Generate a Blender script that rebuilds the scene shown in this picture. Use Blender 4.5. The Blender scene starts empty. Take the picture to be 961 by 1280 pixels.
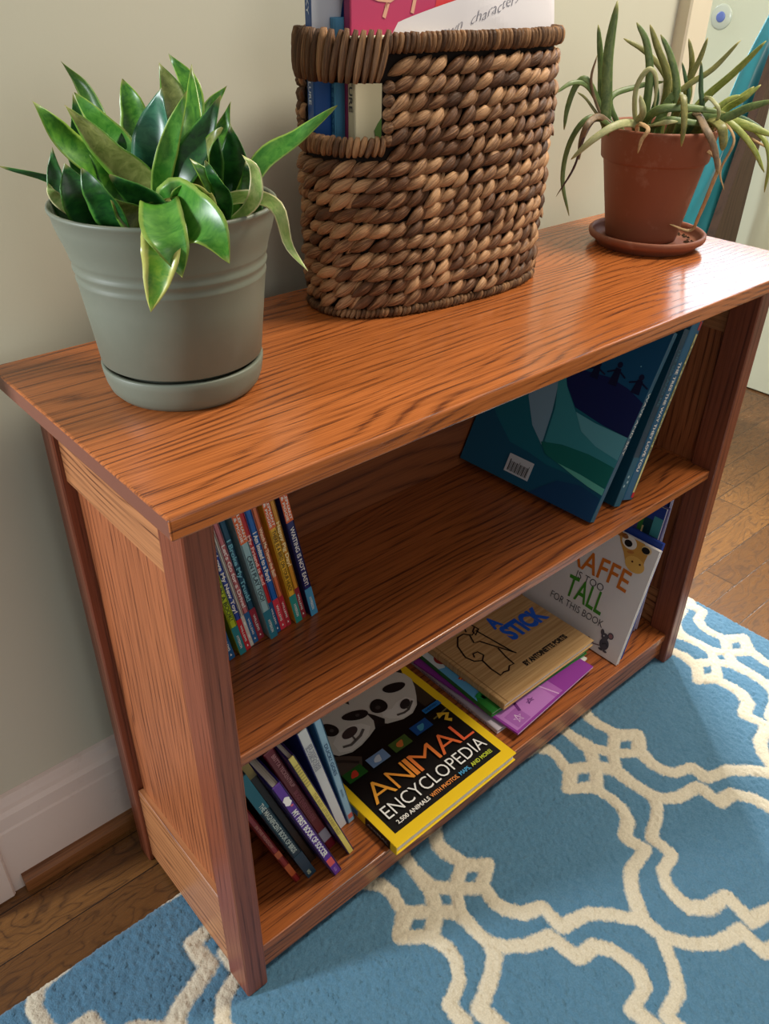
import bpy, bmesh, math, random
import numpy as np
from mathutils import Vector, Matrix, Euler
random.seed(7); rng = np.random.default_rng(7)
SC = bpy.context.scene
C = SC.collection
# ------------------------------------------------------------------ camera
cd = bpy.data.cameras.new('camera'); cam = bpy.data.objects.new('camera', cd); C.objects.link(cam)
cd.sensor_fit = 'VERTICAL'; cd.sensor_height = 36.0; cd.lens = 1032.8 / 1280 * 36.0
cd.clip_start = 0.02
_r = Vector((0.7515, -0.6595, 0.0152)).normalized(); _f = Vector((0.5573, 0.6224, -0.5496)).normalized()
_u = _r.cross(_f).normalized(); _r = _f.cross(_u)
M = Matrix((( _r.x, _u.x, -_f.x, -0.2002), (_r.y, _u.y, -_f.y, -0.4431), (_r.z, _u.z, -_f.z, 1.0339), (0, 0, 0, 1)))
cam.matrix_world = M
SC.camera = cam
SC.view_settings.view_transform = 'Standard'; SC.view_settings.look = 'None'
SC.view_settings.gamma = 1.0; SC.view_settings.exposure = 0.35; SC.view_settings.use_curve_mapping = False
# ------------------------------------------------------------------ light
w = bpy.data.worlds.new('world'); SC.world = w; w.use_nodes = True
bg = w.node_tree.nodes['Background']; bg.inputs[0].default_value = (1.0, 0.95, 0.90, 1); bg.inputs[1].default_value = 0.25
def area(name, loc, target, sx, sy, power, col):
    l = bpy.data.lights.new(name, 'AREA'); l.shape = 'RECTANGLE'; l.size = sx; l.size_y = sy; l.energy = power; l.color = col
    o = bpy.data.objects.new(name, l); C.objects.link(o); o.location = loc
    o.rotation_euler = (Vector(target) - Vector(loc)).to_track_quat('-Z', 'Y').to_euler()
    return o
area('doorway_daylight', (-1.75, 0.76, 1.2), (0.1, 0.0, 0.3), 0.2, 0.6, 40, (0.90, 0.95, 1.0))
area('ceiling_lamp', (1.35, -0.35, 2.3), (0.35, 0.2, 0.6), 0.5, 0.5, 33, (1.0, 0.90, 0.75))
area('camera_side_fill', (0.2, -2.35, 1.25), (0.45, 0.1, 0.4), 1.3, 1.1, 6, (1.0, 0.97, 0.93))  # added soft fill for the shelf interior, no such source known
area('next_room_daylight', (1.9, 1.42, 1.55), (0.8, -0.1, 0.2), 0.3, 0.8, 20, (0.97, 0.98, 1.0)).data.spread = 1.4
# ------------------------------------------------------------------ helpers
def tag(o, label=None, cat=None, group=None, kind=None):
    for k, v in (('label', label), ('category', cat), ('group', group), ('kind', kind)):
        if v: o[k] = v
    return o
def empty(name, loc, label, cat, group=None, mat=None):
    o = bpy.data.objects.new(name, None); C.objects.link(o); o.empty_display_size = 0.05
    if mat is not None: o.matrix_world = mat
    else: o.location = loc
    return tag(o, label, cat, group)
class MB:
    """collects polygons; build() links them as one mesh object in the frame of its parent"""
    def __init__(s): s.v = []; s.f = []; s.m = []; s.mats = []; s.sm = []
    def mi(s, mat):
        if mat not in s.mats: s.mats.append(mat)
        return s.mats.index(mat)
    def add(s, vs, fs, mat, smooth=False):
        b = len(s.v); s.v += [tuple(map(float, p)) for p in vs]; i = s.mi(mat)
        for f in fs: s.f.append(tuple(b + k for k in f)); s.m.append(i); s.sm.append(smooth)
    def box(s, lo, hi, mat, bev=0.0, seg=1):
        if bev <= 0:
            x0, y0, z0 = lo; x1, y1, z1 = hi
            s.add([(x0,y0,z0),(x1,y0,z0),(x1,y1,z0),(x0,y1,z0),(x0,y0,z1),(x1,y0,z1),(x1,y1,z1),(x0,y1,z1)],
                  [(0,3,2,1),(4,5,6,7),(0,1,5,4),(1,2,6,5),(2,3,7,6),(3,0,4,7)], mat); return
        bm = bmesh.new(); bmesh.ops.create_cube(bm, size=1)
        for v in bm.verts: v.co = Vector([lo[i] + (v.co[i] + .5) * (hi[i] - lo[i]) for i in range(3)])
        bmesh.ops.bevel(bm, geom=list(bm.edges), offset=bev, segments=seg, affect='EDGES', profile=.5)
        bm.verts.index_update()
        s.add([v.co for v in bm.verts], [[v.index for v in f.verts] for f in bm.faces], mat); bm.free()
    def prism(s, pts, d, mat):
        """closed outline of 3-D points pushed along d"""
        n = len(pts); P = [Vector(q) for q in pts]; d = Vector(d)
        s.add(P + [q + d for q in P], [tuple(range(n))[::-1], tuple(range(n, 2 * n))] + [(i, (i+1) % n, n + (i+1) % n, n + i) for i in range(n)], mat)
    def lathe(s, prof, mat, n=72, c=(0,0,0), smooth=True):
        vs = []; fs = []
        for r, z in prof:
            for k in range(n):
                a = 2 * math.pi * k / n; vs.append((c[0] + r * math.cos(a), c[1] + r * math.sin(a), c[2] + z))
        for j in range(len(prof) - 1):
            for k in range(n): fs.append((j*n+k, j*n+(k+1) % n, (j+1)*n+(k+1) % n, (j+1)*n+k))
        s.add(vs, fs, mat, smooth)
    def tube(s, pts, rad, mat, n=8, flat=1.0, smooth=True):
        P = [Vector(q) for q in pts]; vs = []; fs = []; up = Vector((0.3, 0.2, 1)).normalized()
        for i, q in enumerate(P):
            t = (P[min(i+1, len(P)-1)] - P[max(i-1, 0)]).normalized()
            a = t.cross(up)
            if a.length < 1e-4: a = t.cross(Vector((1,0,0)))
            a.normalize(); b = a.cross(t).normalized()
            r = rad[i] if hasattr(rad, '__len__') else rad
            for k in range(n):
                g = 2 * math.pi * k / n; vs.append(q + a * (r * math.cos(g)) + b * (r * flat * math.sin(g)))
        for i in range(len(P)-1):
            for k in range(n): fs.append((i*n+k, i*n+(k+1) % n, (i+1)*n+(k+1) % n, (i+1)*n+k))
        fs.append(tuple(range(n))[::-1]); fs.append(tuple(range((len(P)-1)*n, len(P)*n)))
        s.add(vs, fs, mat, smooth)
    def build(s, name, parent=None, origin=(0,0,0), fix=True):
        me = bpy.data.meshes.new(name); o0 = Vector(origin)
        me.from_pydata([tuple(Vector(q) - o0) for q in s.v], [], s.f)
        for m in s.mats: me.materials.append(m)
        me.polygons.foreach_set('material_index', s.m); me.polygons.foreach_set('use_smooth', s.sm); me.update()
        if fix:
            bm = bmesh.new(); bm.from_mesh(me); bmesh.ops.recalc_face_normals(bm, faces=bm.faces); bm.to_mesh(me); bm.free()
        o = bpy.data.objects.new(name, me); C.objects.link(o)
        if parent: o.parent = parent
        elif origin != (0,0,0): o.location = origin
        return o
_tcache = {}
def glyphs(txt, bold):
    k = (txt, bold)
    if k not in _tcache:
        cu = bpy.data.curves.new('lettering', 'FONT'); cu.body = txt; cu.resolution_u = 3; cu.offset = bold
        ob = bpy.data.objects.new('lettering', cu); C.objects.link(ob); bpy.context.view_layer.update()
        me = ob.evaluated_get(bpy.context.evaluated_depsgraph_get()).to_mesh()
        vs = np.array([v.co[:2] for v in me.vertices]) if len(me.vertices) else np.zeros((0, 2))
        fs = [tuple(p.vertices) for p in me.polygons]
        bpy.data.objects.remove(ob); bpy.data.curves.remove(cu); _tcache[k] = (vs, fs)
    return _tcache[k]
def text(mb, txt, org, xd, yd, height, mat, width=None, bold=0.0, align='l', wob=0.0):
    vs, fs = glyphs(txt, bold)
    if not len(vs): return
    lo, hi = vs.min(0), vs.max(0); sy = height / 0.72; sx = sy
    if width: sx = width / (hi[0] - lo[0])
    x = (vs[:, 0] - lo[0]) * sx; y = vs[:, 1] * sy
    if align == 'c': x -= (hi[0] - lo[0]) * sx / 2
    if wob: y = y + wob * np.sin(x * 9 / height * .25)
    o = Vector(org); X = Vector(xd).normalized(); Y = Vector(yd).normalized()
    mb.add([o + X * a + Y * b for a, b in zip(x, y)], fs, mat)
# ------------------------------------------------------------------ materials
MATS = {}
class NT:
    def __init__(s, name):
        s.m = bpy.data.materials.new(name); s.m.use_nodes = True; s.t = s.m.node_tree; s.b = s.t.nodes['Principled BSDF']
    def n(s, typ, **kw):
        x = s.t.nodes.new(typ)
        for k, v in kw.items():
            if k in ('operation', 'blend_type', 'data_type', 'attribute_name', 'noise_dimensions', 'wave_type', 'feature', 'distance'): setattr(x, k, v)
        return x
    def l(s, a, b): s.t.links.new(a, b)
    def math(s, op, a, b=None, clamp=False):
        x = s.t.nodes.new('ShaderNodeMath'); x.operation = op; x.use_clamp = clamp
        for i, q in enumerate((a, b)):
            if q is None: continue
            if isinstance(q, (int, float)): x.inputs[i].default_value = q
            else: s.l(q, x.inputs[i])
        return x.outputs[0]
    def mix(s, f, a, b, bt='MIX'):
        x = s.t.nodes.new('ShaderNodeMixRGB'); x.blend_type = bt
        for i, q in zip((0, 1, 2), (f, a, b)):
            if isinstance(q, (int, float)): x.inputs[i].default_value = q
            elif isinstance(q, (tuple, list)): x.inputs[i].default_value = (*q[:3], 1)
            else: s.l(q, x.inputs[i])
        return x.outputs[0]
    def ramp(s, f, stops):
        x = s.t.nodes.new('ShaderNodeValToRGB'); e = x.color_ramp.elements
        while len(e) < len(stops): e.new(.5)
        for q, (p, c) in zip(e, stops): q.position = p; q.color = (*c[:3], 1) if isinstance(c, (tuple, list)) else (c, c, c, 1)
        s.l(f, x.inputs[0]); return x.outputs[0]
    def noise(s, vec, scale, detail=3.0, rough=.5, dist=0.0):
        x = s.t.nodes.new('ShaderNodeTexNoise'); x.inputs['Scale'].default_value = scale; x.inputs['Detail'].default_value = detail
        x.inputs['Roughness'].default_value = rough; x.inputs['Distortion'].default_value = dist
        if vec is not None: s.l(vec, x.inputs['Vector'])
        return x.outputs[0]
    def coord(s, which='Object'): return s.t.nodes.new('ShaderNodeTexCoord').outputs[which]
    def mapping(s, vec, sc=(1,1,1), loc=(0,0,0), rot=(0,0,0)):
        x = s.t.nodes.new('ShaderNodeMapping'); x.inputs['Scale'].default_value = sc; x.inputs['Location'].default_value = loc
        x.inputs['Rotation'].default_value = rot; s.l(vec, x.inputs['Vector']); return x.outputs[0]
    def bump(s, h, strength=.3, dist=.001):
        x = s.t.nodes.new('ShaderNodeBump'); x.inputs['Strength'].default_value = strength; x.inputs['Distance'].default_value = dist
        s.l(h, x.inputs['Height']); s.l(x.outputs[0], s.b.inputs['Normal'])
    def set(s, **kw):
        for k, v in kw.items():
            k = {'color': 'Base Color', 'rough': 'Roughness', 'spec': 'Specular IOR Level', 'metal': 'Metallic', 'sheen': 'Sheen Weight',
                 'emit': 'Emission Color', 'estr': 'Emission Strength', 'sss': 'Subsurface Weight', 'coat': 'Coat Weight', 'trans': 'Transmission Weight', 'crough': 'Coat Roughness'}[k]
            if isinstance(v, (int, float)): s.b.inputs[k].default_value = v
            elif isinstance(v, (tuple, list)): s.b.inputs[k].default_value = (*v[:3], 1)
            else: s.l(v, s.b.inputs[k])
        return s
def srgb(r, g, b):
    f = lambda c: (c/255/12.92) if c/255 <= .04045 else ((c/255 + .055)/1.055)**2.4
    return (f(r), f(g), f(b))
def plain(name, rgb, rough=.5, spec=.5, var=.06, **kw):
    """printed card, paint, cloth ...: one colour with a faint mottle"""
    if name in MATS: return MATS[name]
    t = NT(name); c = srgb(*rgb)
    nz = t.noise(t.coord(), 60, 2)
    t.set(color=t.mix(t.math('MULTIPLY', nz, var * 2), c, tuple(q * .75 for q in c)), rough=rough, spec=spec, **kw)
    MATS[name] = t.m; return t.m
def ink(rgb, rough=.42):
    return plain('ink_%02x%02x%02x' % tuple(rgb), rgb, rough, .45, .03)
def wood(name, axis, light, dark, ring=38.0, warp=2.2, rough=.3, lines=.75, pores=.5, coat=.0, stretch=1.0, offs=(0,0,0)):
    t = NT(name); sep = t.n('ShaderNodeSeparateXYZ'); oi = t.n('ShaderNodeObjectInfo')
    base = t.n('ShaderNodeVectorMath', operation='ADD'); t.l(t.coord(), base.inputs[0])
    sc = t.n('ShaderNodeVectorMath', operation='SCALE'); comb0 = t.n('ShaderNodeCombineXYZ')
    for i in range(3): t.l(t.math('MULTIPLY', oi.outputs['Random'], (7.3, 3.1, 5.7)[i]), comb0.inputs[i])
    t.l(comb0.outputs[0], base.inputs[1]); t.l(base.outputs[0], sep.inputs[0])
    ax = 'xyz'.index(axis); o = [i for i in range(3) if i != ax]
    g = sep.outputs[ax]; a = t.math('ADD', t.math('MULTIPLY', sep.outputs[o[0]], .8), t.math('MULTIPLY', sep.outputs[o[1]], .9))
    def vec(sg, sa):
        c = t.n('ShaderNodeCombineXYZ'); t.l(t.math('MULTIPLY', g, sg), c.inputs[0]); t.l(t.math('MULTIPLY', sep.outputs[o[0]], sa), c.inputs[1]); t.l(t.math('MULTIPLY', sep.outputs[o[1]], sa), c.inputs[2]); return c.outputs[0]
    n1 = t.noise(vec(1.5 * stretch, 6), 1.0, 2.5, .5, .4)
    n1b = t.noise(vec(7 * stretch, 70), 1.0, 2, .5)
    r = t.math('ADD', t.math('MULTIPLY', a, ring), t.math('ADD', t.math('MULTIPLY', n1, warp * 6), t.math('MULTIPLY', n1b, .30)))
    fr = t.math('FRACT', r)
    ringv = t.ramp(fr, [(0.0, .9), (0.10, .35), (.35, 0.0), (.72, .05), (.93, .7), (1.0, 1.0)])
    fib = t.noise(vec(10 * stretch, 520), 1.0, 3, .6)
    pore = t.ramp(fib, [(.40, 1.0), (.56, 0.0)])
    big = t.noise(vec(1.2, 6), 1.0, 2)
    mod = t.ramp(t.noise(vec(2.2, 26), 1.0, 2), [(.36, .15), (.64, 1.0)])
    f1 = t.math('MULTIPLY', t.math('MULTIPLY', ringv, mod), lines * 1.2)
    f2 = t.math('MULTIPLY', pore, t.math('MULTIPLY', t.math('ADD', ringv, .45), pores))
    f = t.math('ADD', f1, f2, True)
    lt = t.mix(t.math('MULTIPLY', big, .55), light, tuple(c * .66 for c in light))
    t.set(color=t.mix(f, lt, dark), rough=t.math('ADD', t.math('MULTIPLY', f, .12), rough), spec=.5, coat=coat, crough=.12)
    t.bump(t.math('SUBTRACT', 1.0, f), .12, .0006)
    MATS[name] = t.m; return t.m
OAK_L, OAK_D = srgb(176, 100, 50), srgb(84, 38, 15)
oak_x = wood('oak_grain_lengthwise', 'x', OAK_L, OAK_D, 105, 2.6, .28, .52, .75, .25)
oak_y = wood('oak_grain_depthwise', 'y', srgb(192, 130, 84), OAK_D, 100, 2.2, .33, .7, .5)
oak_z = wood('oak_grain_upright', 'z', srgb(176, 104, 64), OAK_D, 110, 1.9, .34, .42, .7)
oak_p = wood('oak_grain_posts', 'z', srgb(140, 76, 52), srgb(84, 38, 22), 120, .6, .34, .35, .65)
# ------------------------------------------------------------------ sizes of the bookcase
H, W, D, T = 0.7182, 0.9577, 0.3363, 0.0185
PA, PB, PW, PD, DP, BW = 0.0239, 0.0354, 0.0283, 0.042, 0.3092, 0.0269
ZM, TM, ZB, REC = 0.397, 0.0150, 0.0629, 0.0084
FZ = -0.009                                                   # bare boards; the rug top is z = 0
# ------------------------------------------------------------------ the room
wall_m = (lambda t: (t.set(color=t.mix(t.noise(t.coord(), 3, 2), srgb(200, 200, 182), srgb(207, 206, 189)), rough=.75, spec=.25),
          t.bump(t.noise(t.coord(), 260, 2), .08, .0006), t.m)[-1])(NT('wall_paint'))
white_m = (lambda t: (t.set(color=t.mix(t.ramp(t.noise(t.coord(), 35, 4, .7), [(.62, 0), (.78, .35)]), srgb(226, 214, 206), srgb(180, 160, 150)), rough=.42, spec=.45), t.m)[-1])(NT('white_trim_paint'))
door_m = (lambda t: (t.set(color=t.mix(t.noise(t.coord(), 4, 2), srgb(206, 212, 186), srgb(212, 216, 192)), rough=.5, spec=.4), t.m)[-1])(NT('pale_door_paint'))
def floor_mat():
    t = NT('oak_floorboards'); sep = t.n('ShaderNodeSeparateXYZ'); t.l(t.coord(), sep.inputs[0])
    PWD = .0668
    row = t.math('FLOOR', t.math('DIVIDE', t.math('ADD', sep.outputs[1], 1.9993), PWD))
    fy = t.math('FRACT', t.math('DIVIDE', t.math('ADD', sep.outputs[1], 1.9993), PWD))
    wn = t.n('ShaderNodeTexWhiteNoise', noise_dimensions='1D'); t.l(row, wn.inputs['W'])
    xs = t.math('ADD', sep.outputs[0], t.math('MULTIPLY', wn.outputs['Value'], 3.0))
    fx = t.math('FRACT', t.math('DIVIDE', xs, .95)); bid = t.math('FLOOR', t.math('DIVIDE', xs, .95))
    wn2 = t.n('ShaderNodeTexWhiteNoise', noise_dimensions='2D'); cb = t.n('ShaderNodeCombineXYZ'); t.l(row, cb.inputs[0]); t.l(bid, cb.inputs[1]); t.l(cb.outputs[0], wn2.inputs['Vector'])
    def vec(sx, sy):
        c = t.n('ShaderNodeCombineXYZ'); t.l(t.math('ADD', t.math('MULTIPLY', xs, sx), t.math('MULTIPLY', wn2.outputs['Value'], 31)), c.inputs[0])
        t.l(t.math('MULTIPLY', sep.outputs[1], sy), c.inputs[1]); t.l(t.math('MULTIPLY', row, 3.7), c.inputs[2]); return c.outputs[0]
    n1 = t.noise(vec(5.5, 14), 1.0, 3, .6, .4)
    r = t.math('FRACT', t.math('ADD', t.math('MULTIPLY', sep.outputs[1], 30), t.math('MULTIPLY', n1, 13)))
    ring = t.ramp(r, [(0, 1), (.12, .3), (.4, 0), (.85, .15), (1, 1)])
    pore = t.ramp(t.noise(vec(12, 500), 1.0, 3, .6), [(.4, 1), (.56, 0)])
    f = t.math('ADD', t.math('MULTIPLY', ring, .6), t.math('MULTIPLY', pore, .3), True)
    lt = t.mix(wn2.outputs['Value'], srgb(126, 86, 44), srgb(98, 64, 33))
    col = t.mix(f, lt, srgb(58, 35, 17))
    gap = t.math('MAXIMUM', t.math('LESS_THAN', fy, .022), t.math('LESS_THAN', fx, .0022))
    t.set(color=t.mix(gap, col, (.012, .006, .003)), rough=t.math('ADD', .27, t.math('MULTIPLY', f, .12)), spec=.5)
    t.bump(t.math('SUBTRACT', 1.0, t.math('MAXIMUM', gap, t.math('MULTIPLY', f, .12))), .35, .0012)
    return t.m
def struct(mb, name, **k): return tag(mb.build(name, **k), kind='structure')
m = MB(); m.box((-2.6, -2.4, FZ - .05), (2.6, 2.2, FZ), floor_mat()); struct(m, 'floor')
WY = 0.375
m = MB(); m.box((-0.16, WY, FZ), (1.125, WY + .12, 2.6), wall_m); struct(m, 'wall_back')
def profile_run(x0, x1, prof, mat, name):
    m = MB(); m.prism([(x0, y, z) for y, z in prof], (x1 - x0, 0, 0), mat); return struct(m, name)
profile_run(-0.134, 1.118, [(WY, FZ), (.3595, FZ), (.3595, .104), (.3615, .107), (.3615, .1085), (.3585, .111), (.3585, .131), (.3625, .137), (.3665, .1405), (.3685, .147), (.3705, .153), (.3745, .1555), (WY, .1555)], white_m, 'baseboard_back')
floor_trim = wood('oak_shoe_moulding', 'x', srgb(150, 98, 54), srgb(84, 48, 24), 60, 2, .4, .5, .5)
profile_run(-0.121, 1.118, [(.3595, FZ), (.3475, FZ), (.3475, .004), (.3482, .009), (.3505, .0135), (.3545, .0165), (.3595, .0175)], floor_trim, 'trim_1')
m = MB(); m.box((-.232, .352, FZ), (-.1345, WY + .12, 2.2), white_m, .003); struct(m, 'trim_2')          # casing of the opening on the left
m = MB(); m.box((1.118, .3525, FZ), (1.1785, WY + .12, 2.2), plain('cream_casing_paint', (224, 214, 190), .5, .4, .02), .003); struct(m, 'trim_3')   # casing of the opening on the right
m = MB(); m.box((2.186, -2.0, FZ), (2.30, .05, 2.5), wall_m); m.box((2.186, 1.06, FZ), (2.30, 2.2, 2.5), wall_m); m.box((2.186, .05, 2.0), (2.30, 1.06, 2.5), wall_m); struct(m, 'wall_right')
# pale door with a glazed upper half: its daylight is the sheen on the bookcase top
GZ0, GZ1, GY0, GY1 = 1.075, 1.86, .12, .84
m = MB()
m.box((2.146, .055, FZ + .003), (2.186, 1.055, GZ0), door_m, .002); m.box((2.146, .055, GZ1), (2.186, 1.055, 1.995), door_m)
m.box((2.146, .055, GZ0), (2.186, GY0, GZ1), door_m); m.box((2.146, GY1, GZ0), (2.186, 1.055, GZ1), door_m)
door = struct(m, 'door_1')
tp = NT('daylit_pane'); tp.set(color=(.6, .7, .8), emit=(.84, .88, 1.0), estr=4.6, rough=.2)
m = MB(); m.box((2.160, GY0 + .002, GZ0 + .002), (2.170, GY1 - .002, GZ1 - .002), tp.m); pane = m.build('pane', door)
# ------------------------------------------------------------------ rug
def rug():
    x0, x1, y0, y1, st = -0.62, 1.1165, -0.80, 0.2135, 0.0026
    nx, ny = int((x1 - x0) / st) + 1, int((y1 - y0) / st) + 1
    xs, ys = np.linspace(x0, x1, nx), np.linspace(y0, y1, ny)
    X, Y = np.meshgrid(xs, ys)
    P, Q, KX, KY = .3535, .410, .2935, -.027
    # the hand-tufted lines wander a little
    wx = .003 * np.sin(23 * X + 17 * Y + 1) + .002 * np.sin(61 * Y - 40 * X); wy = .003 * np.sin(29 * Y - 13 * X) + .002 * np.sin(57 * X + 33 * Y)
    u = (X + wx - KX) / P; u = np.abs(u - np.round(u)) * P
    v = (Y + wy - KY) / Q; v = np.abs(v - np.round(v)) * Q
    def mid(pl): return pl
    U = [(.083, 0), (.056, -.021), (.049, -.05), (.051, -.068), (.064, -.088), (.093, -.0975), (.091, -.129), (.131, -.138), (.154, -.156), (.167, -.174), (.1768, -.189)]
    L = [(0, -.080), (.009, -.099), (.03, -.114), (.069, -.127), (.067, -.162), (.099, -.168), (.114, -.187), (.1155, -.205)]
    S = [(0, -.080), (0, -.052), (.003, -.022), (.021, 0)]
    S2 = [(.021, 0), (.05, -.021)]
    S3 = [(.083, 0), (.05, -.021)]
    S4 = [(.1768, -.189), (.1768, -.205)]
    dist = np.full(X.shape, 1.0)
    for pl in (U, L, S, S2, S3, S4):
        for (ax, ay), (bx, by) in zip(pl[:-1], pl[1:]):
            ay, by = -ay, -by; dx, dy = bx - ax, by - ay; q = np.clip(((u - ax) * dx + (v - ay) * dy) / (dx * dx + dy * dy), 0, 1)
            dist = np.minimum(dist, np.hypot(u - ax - q * dx, v - ay - q * dy))
    on = np.clip((.0092 - dist) / .003, -1, 1)
    edge = np.minimum(np.minimum(X - x0, x1 - X), np.minimum(Y - y0, y1 - Y))
    Z = rng.normal(0, .0007, X.shape) + .0007 * np.sin(40 * X + 3 * np.sin(25 * Y)) * np.sin(37 * Y) - .0008
    groove = np.exp(-((dist - .0095) / .003) ** 2) * .0014
    Z = Z - groove + np.where(on > 0, .0006, 0)
    Z -= np.clip(1 - edge / .010, 0, 1) ** 2 * .006
    X2 = X + rng.normal(0, .0005, X.shape); Y2 = Y + rng.normal(0, .0005, X.shape)
    b = (edge < 1e-9); Z[b] = FZ + .0004
    verts = np.stack([X2, Y2, Z], -1).reshape(-1, 3)
    i = np.arange(nx * ny).reshape(ny, nx)
    quads = np.stack([i[:-1, :-1], i[:-1, 1:], i[1:, 1:], i[1:, :-1]], -1).reshape(-1, 4)
    me = bpy.data.meshes.new('rug'); me.vertices.add(len(verts)); me.vertices.foreach_set('co', verts.ravel())
    me.loops.add(quads.size); me.loops.foreach_set('vertex_index', quads.ravel().astype(np.int32))
    me.polygons.add(len(quads)); me.polygons.foreach_set('loop_start', np.arange(0, quads.size, 4, dtype=np.int32)); me.polygons.foreach_set('loop_total', np.full(len(quads), 4, dtype=np.int32))
    a = me.attributes.new('pattern', 'FLOAT', 'POINT'); a.data.foreach_set('value', dist.ravel().astype(np.float32))
    me.update(calc_edges=True); me.validate()
    t = NT('tufted_wool'); at = t.n('ShaderNodeAttribute', attribute_name='pattern'); co = t.coord()
    nz = t.noise(co, 420, 2, .7); nb = t.noise(co, 55, 3, .6); nl = t.noise(co, 5, 2)
    d = t.math('ADD', at.outputs['Fac'], t.math('MULTIPLY', t.math('SUBTRACT', t.noise(co, 160, 3, .7), .5), .006))
    mask = t.ramp(d, [(.0078, 1), (.0098, 0)])
    blue = t.mix(nz, srgb(46, 88, 114), srgb(94, 134, 158)); blue = t.mix(t.math('MULTIPLY', nl, .5), blue, srgb(84, 120, 140)); blue = t.mix(t.math('MULTIPLY', t.ramp(nb, [(.45, 0), (.75, 1)]), .3), blue, srgb(54, 96, 122))
    cream = t.mix(nz, srgb(170, 160, 136), srgb(220, 210, 187))
    t.set(color=t.mix(mask, blue, cream), rough=.95, spec=.1, sheen=.25); t.bump(nz, .5, .0022)
    me.materials.append(t.m)
    o = bpy.data.objects.new('rug', me); C.objects.link(o)
    tag(o, 'blue tufted rug with cream trellis pattern under the front of the bookcase', 'rug')
rug()
# ------------------------------------------------------------------ bookcase
bc = empty('bookcase', (W / 2, .17, 0), 'low stained oak bookcase with one middle shelf, standing against the wall', 'bookcase')
def part(name, lo, hi, mat, bev=.0012, seg=1):
    m = MB(); m.box(lo, hi, mat, bev, seg); return m.build(name, bc, origin=tuple(bc.location))
oak_top = wood('oak_top_board', 'x', srgb(190, 110, 56), srgb(96, 46, 20), 120, 2.6, .17, .50, .75, .2)
m = MB(); m.box((0, 0, H - T), (W, D, H), oak_top, .0018, 2)
endgrain = plain('oak_end_grain', (122, 76, 60), .42, .45, .12); ei = m.mi(endgrain)
for i_, f_ in enumerate(m.f):
    if len({round(m.v[k][0], 5) for k in f_}) == 1: m.m[i_] = ei
m.build('top_board', bc, origin=tuple(bc.location))
for xa in (PA, W - PA - PW):
    part('post', (xa, PB, .0), (xa + PW, PB + PD, H - T), oak_p, .0016)
    part('post', (xa, DP - BW, FZ), (xa + PW, DP, H - T), oak_p, .0016)
for s, xo in ((-1, PA), (1, W - PA)):
    a, b = (xo + .005, xo + .022) if s < 0 else (xo - .022, xo - .005)
    part('side_rail', (a, PB + PD, .607), (b, DP - BW, H - T), oak_y, .001)
    part('side_rail', (a, PB + PD, .004), (b, DP - BW, .139), oak_y, .001)
    a, b = (xo + .0125, xo + .0215) if s < 0 else (xo - .0215, xo - .0125)
    part('side_panel', (a, PB + PD - .004, .13), (b, DP - BW + .004, .615), oak_z, .0)
XI0, XI1 = PA + .022, W - PA - .022
part('back_panel', (XI0, DP - .005, .03), (XI1, DP + .001, H - T), wood('oak_back_panel', 'x', srgb(134, 76, 42), srgb(74, 33, 14), 60, 1.8, .36, .6, .5), 0)
SF = PB + REC
part('middle_shelf', (PA + PW, SF, ZM - TM), (W - PA - PW, DP - .005, ZM), oak_x, .0014, 2)
part('bottom_shelf', (PA + PW, SF, ZB - TM), (W - PA - PW, DP - .005, ZB), oak_x, .0014, 2)
part('front_rail', (PA + PW, SF + .003, .0145), (W - PA - PW, SF + .021, ZB - TM), oak_x, .001)
for xa, xb in ((XI0, PA + PW), (W - PA - PW, XI1)):                          # the shelves run back between the posts
    for z in (ZM, ZB): part('shelf_end', (xa, PB + PD, z - TM), (xb, DP - BW, z), oak_x, 0)
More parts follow.
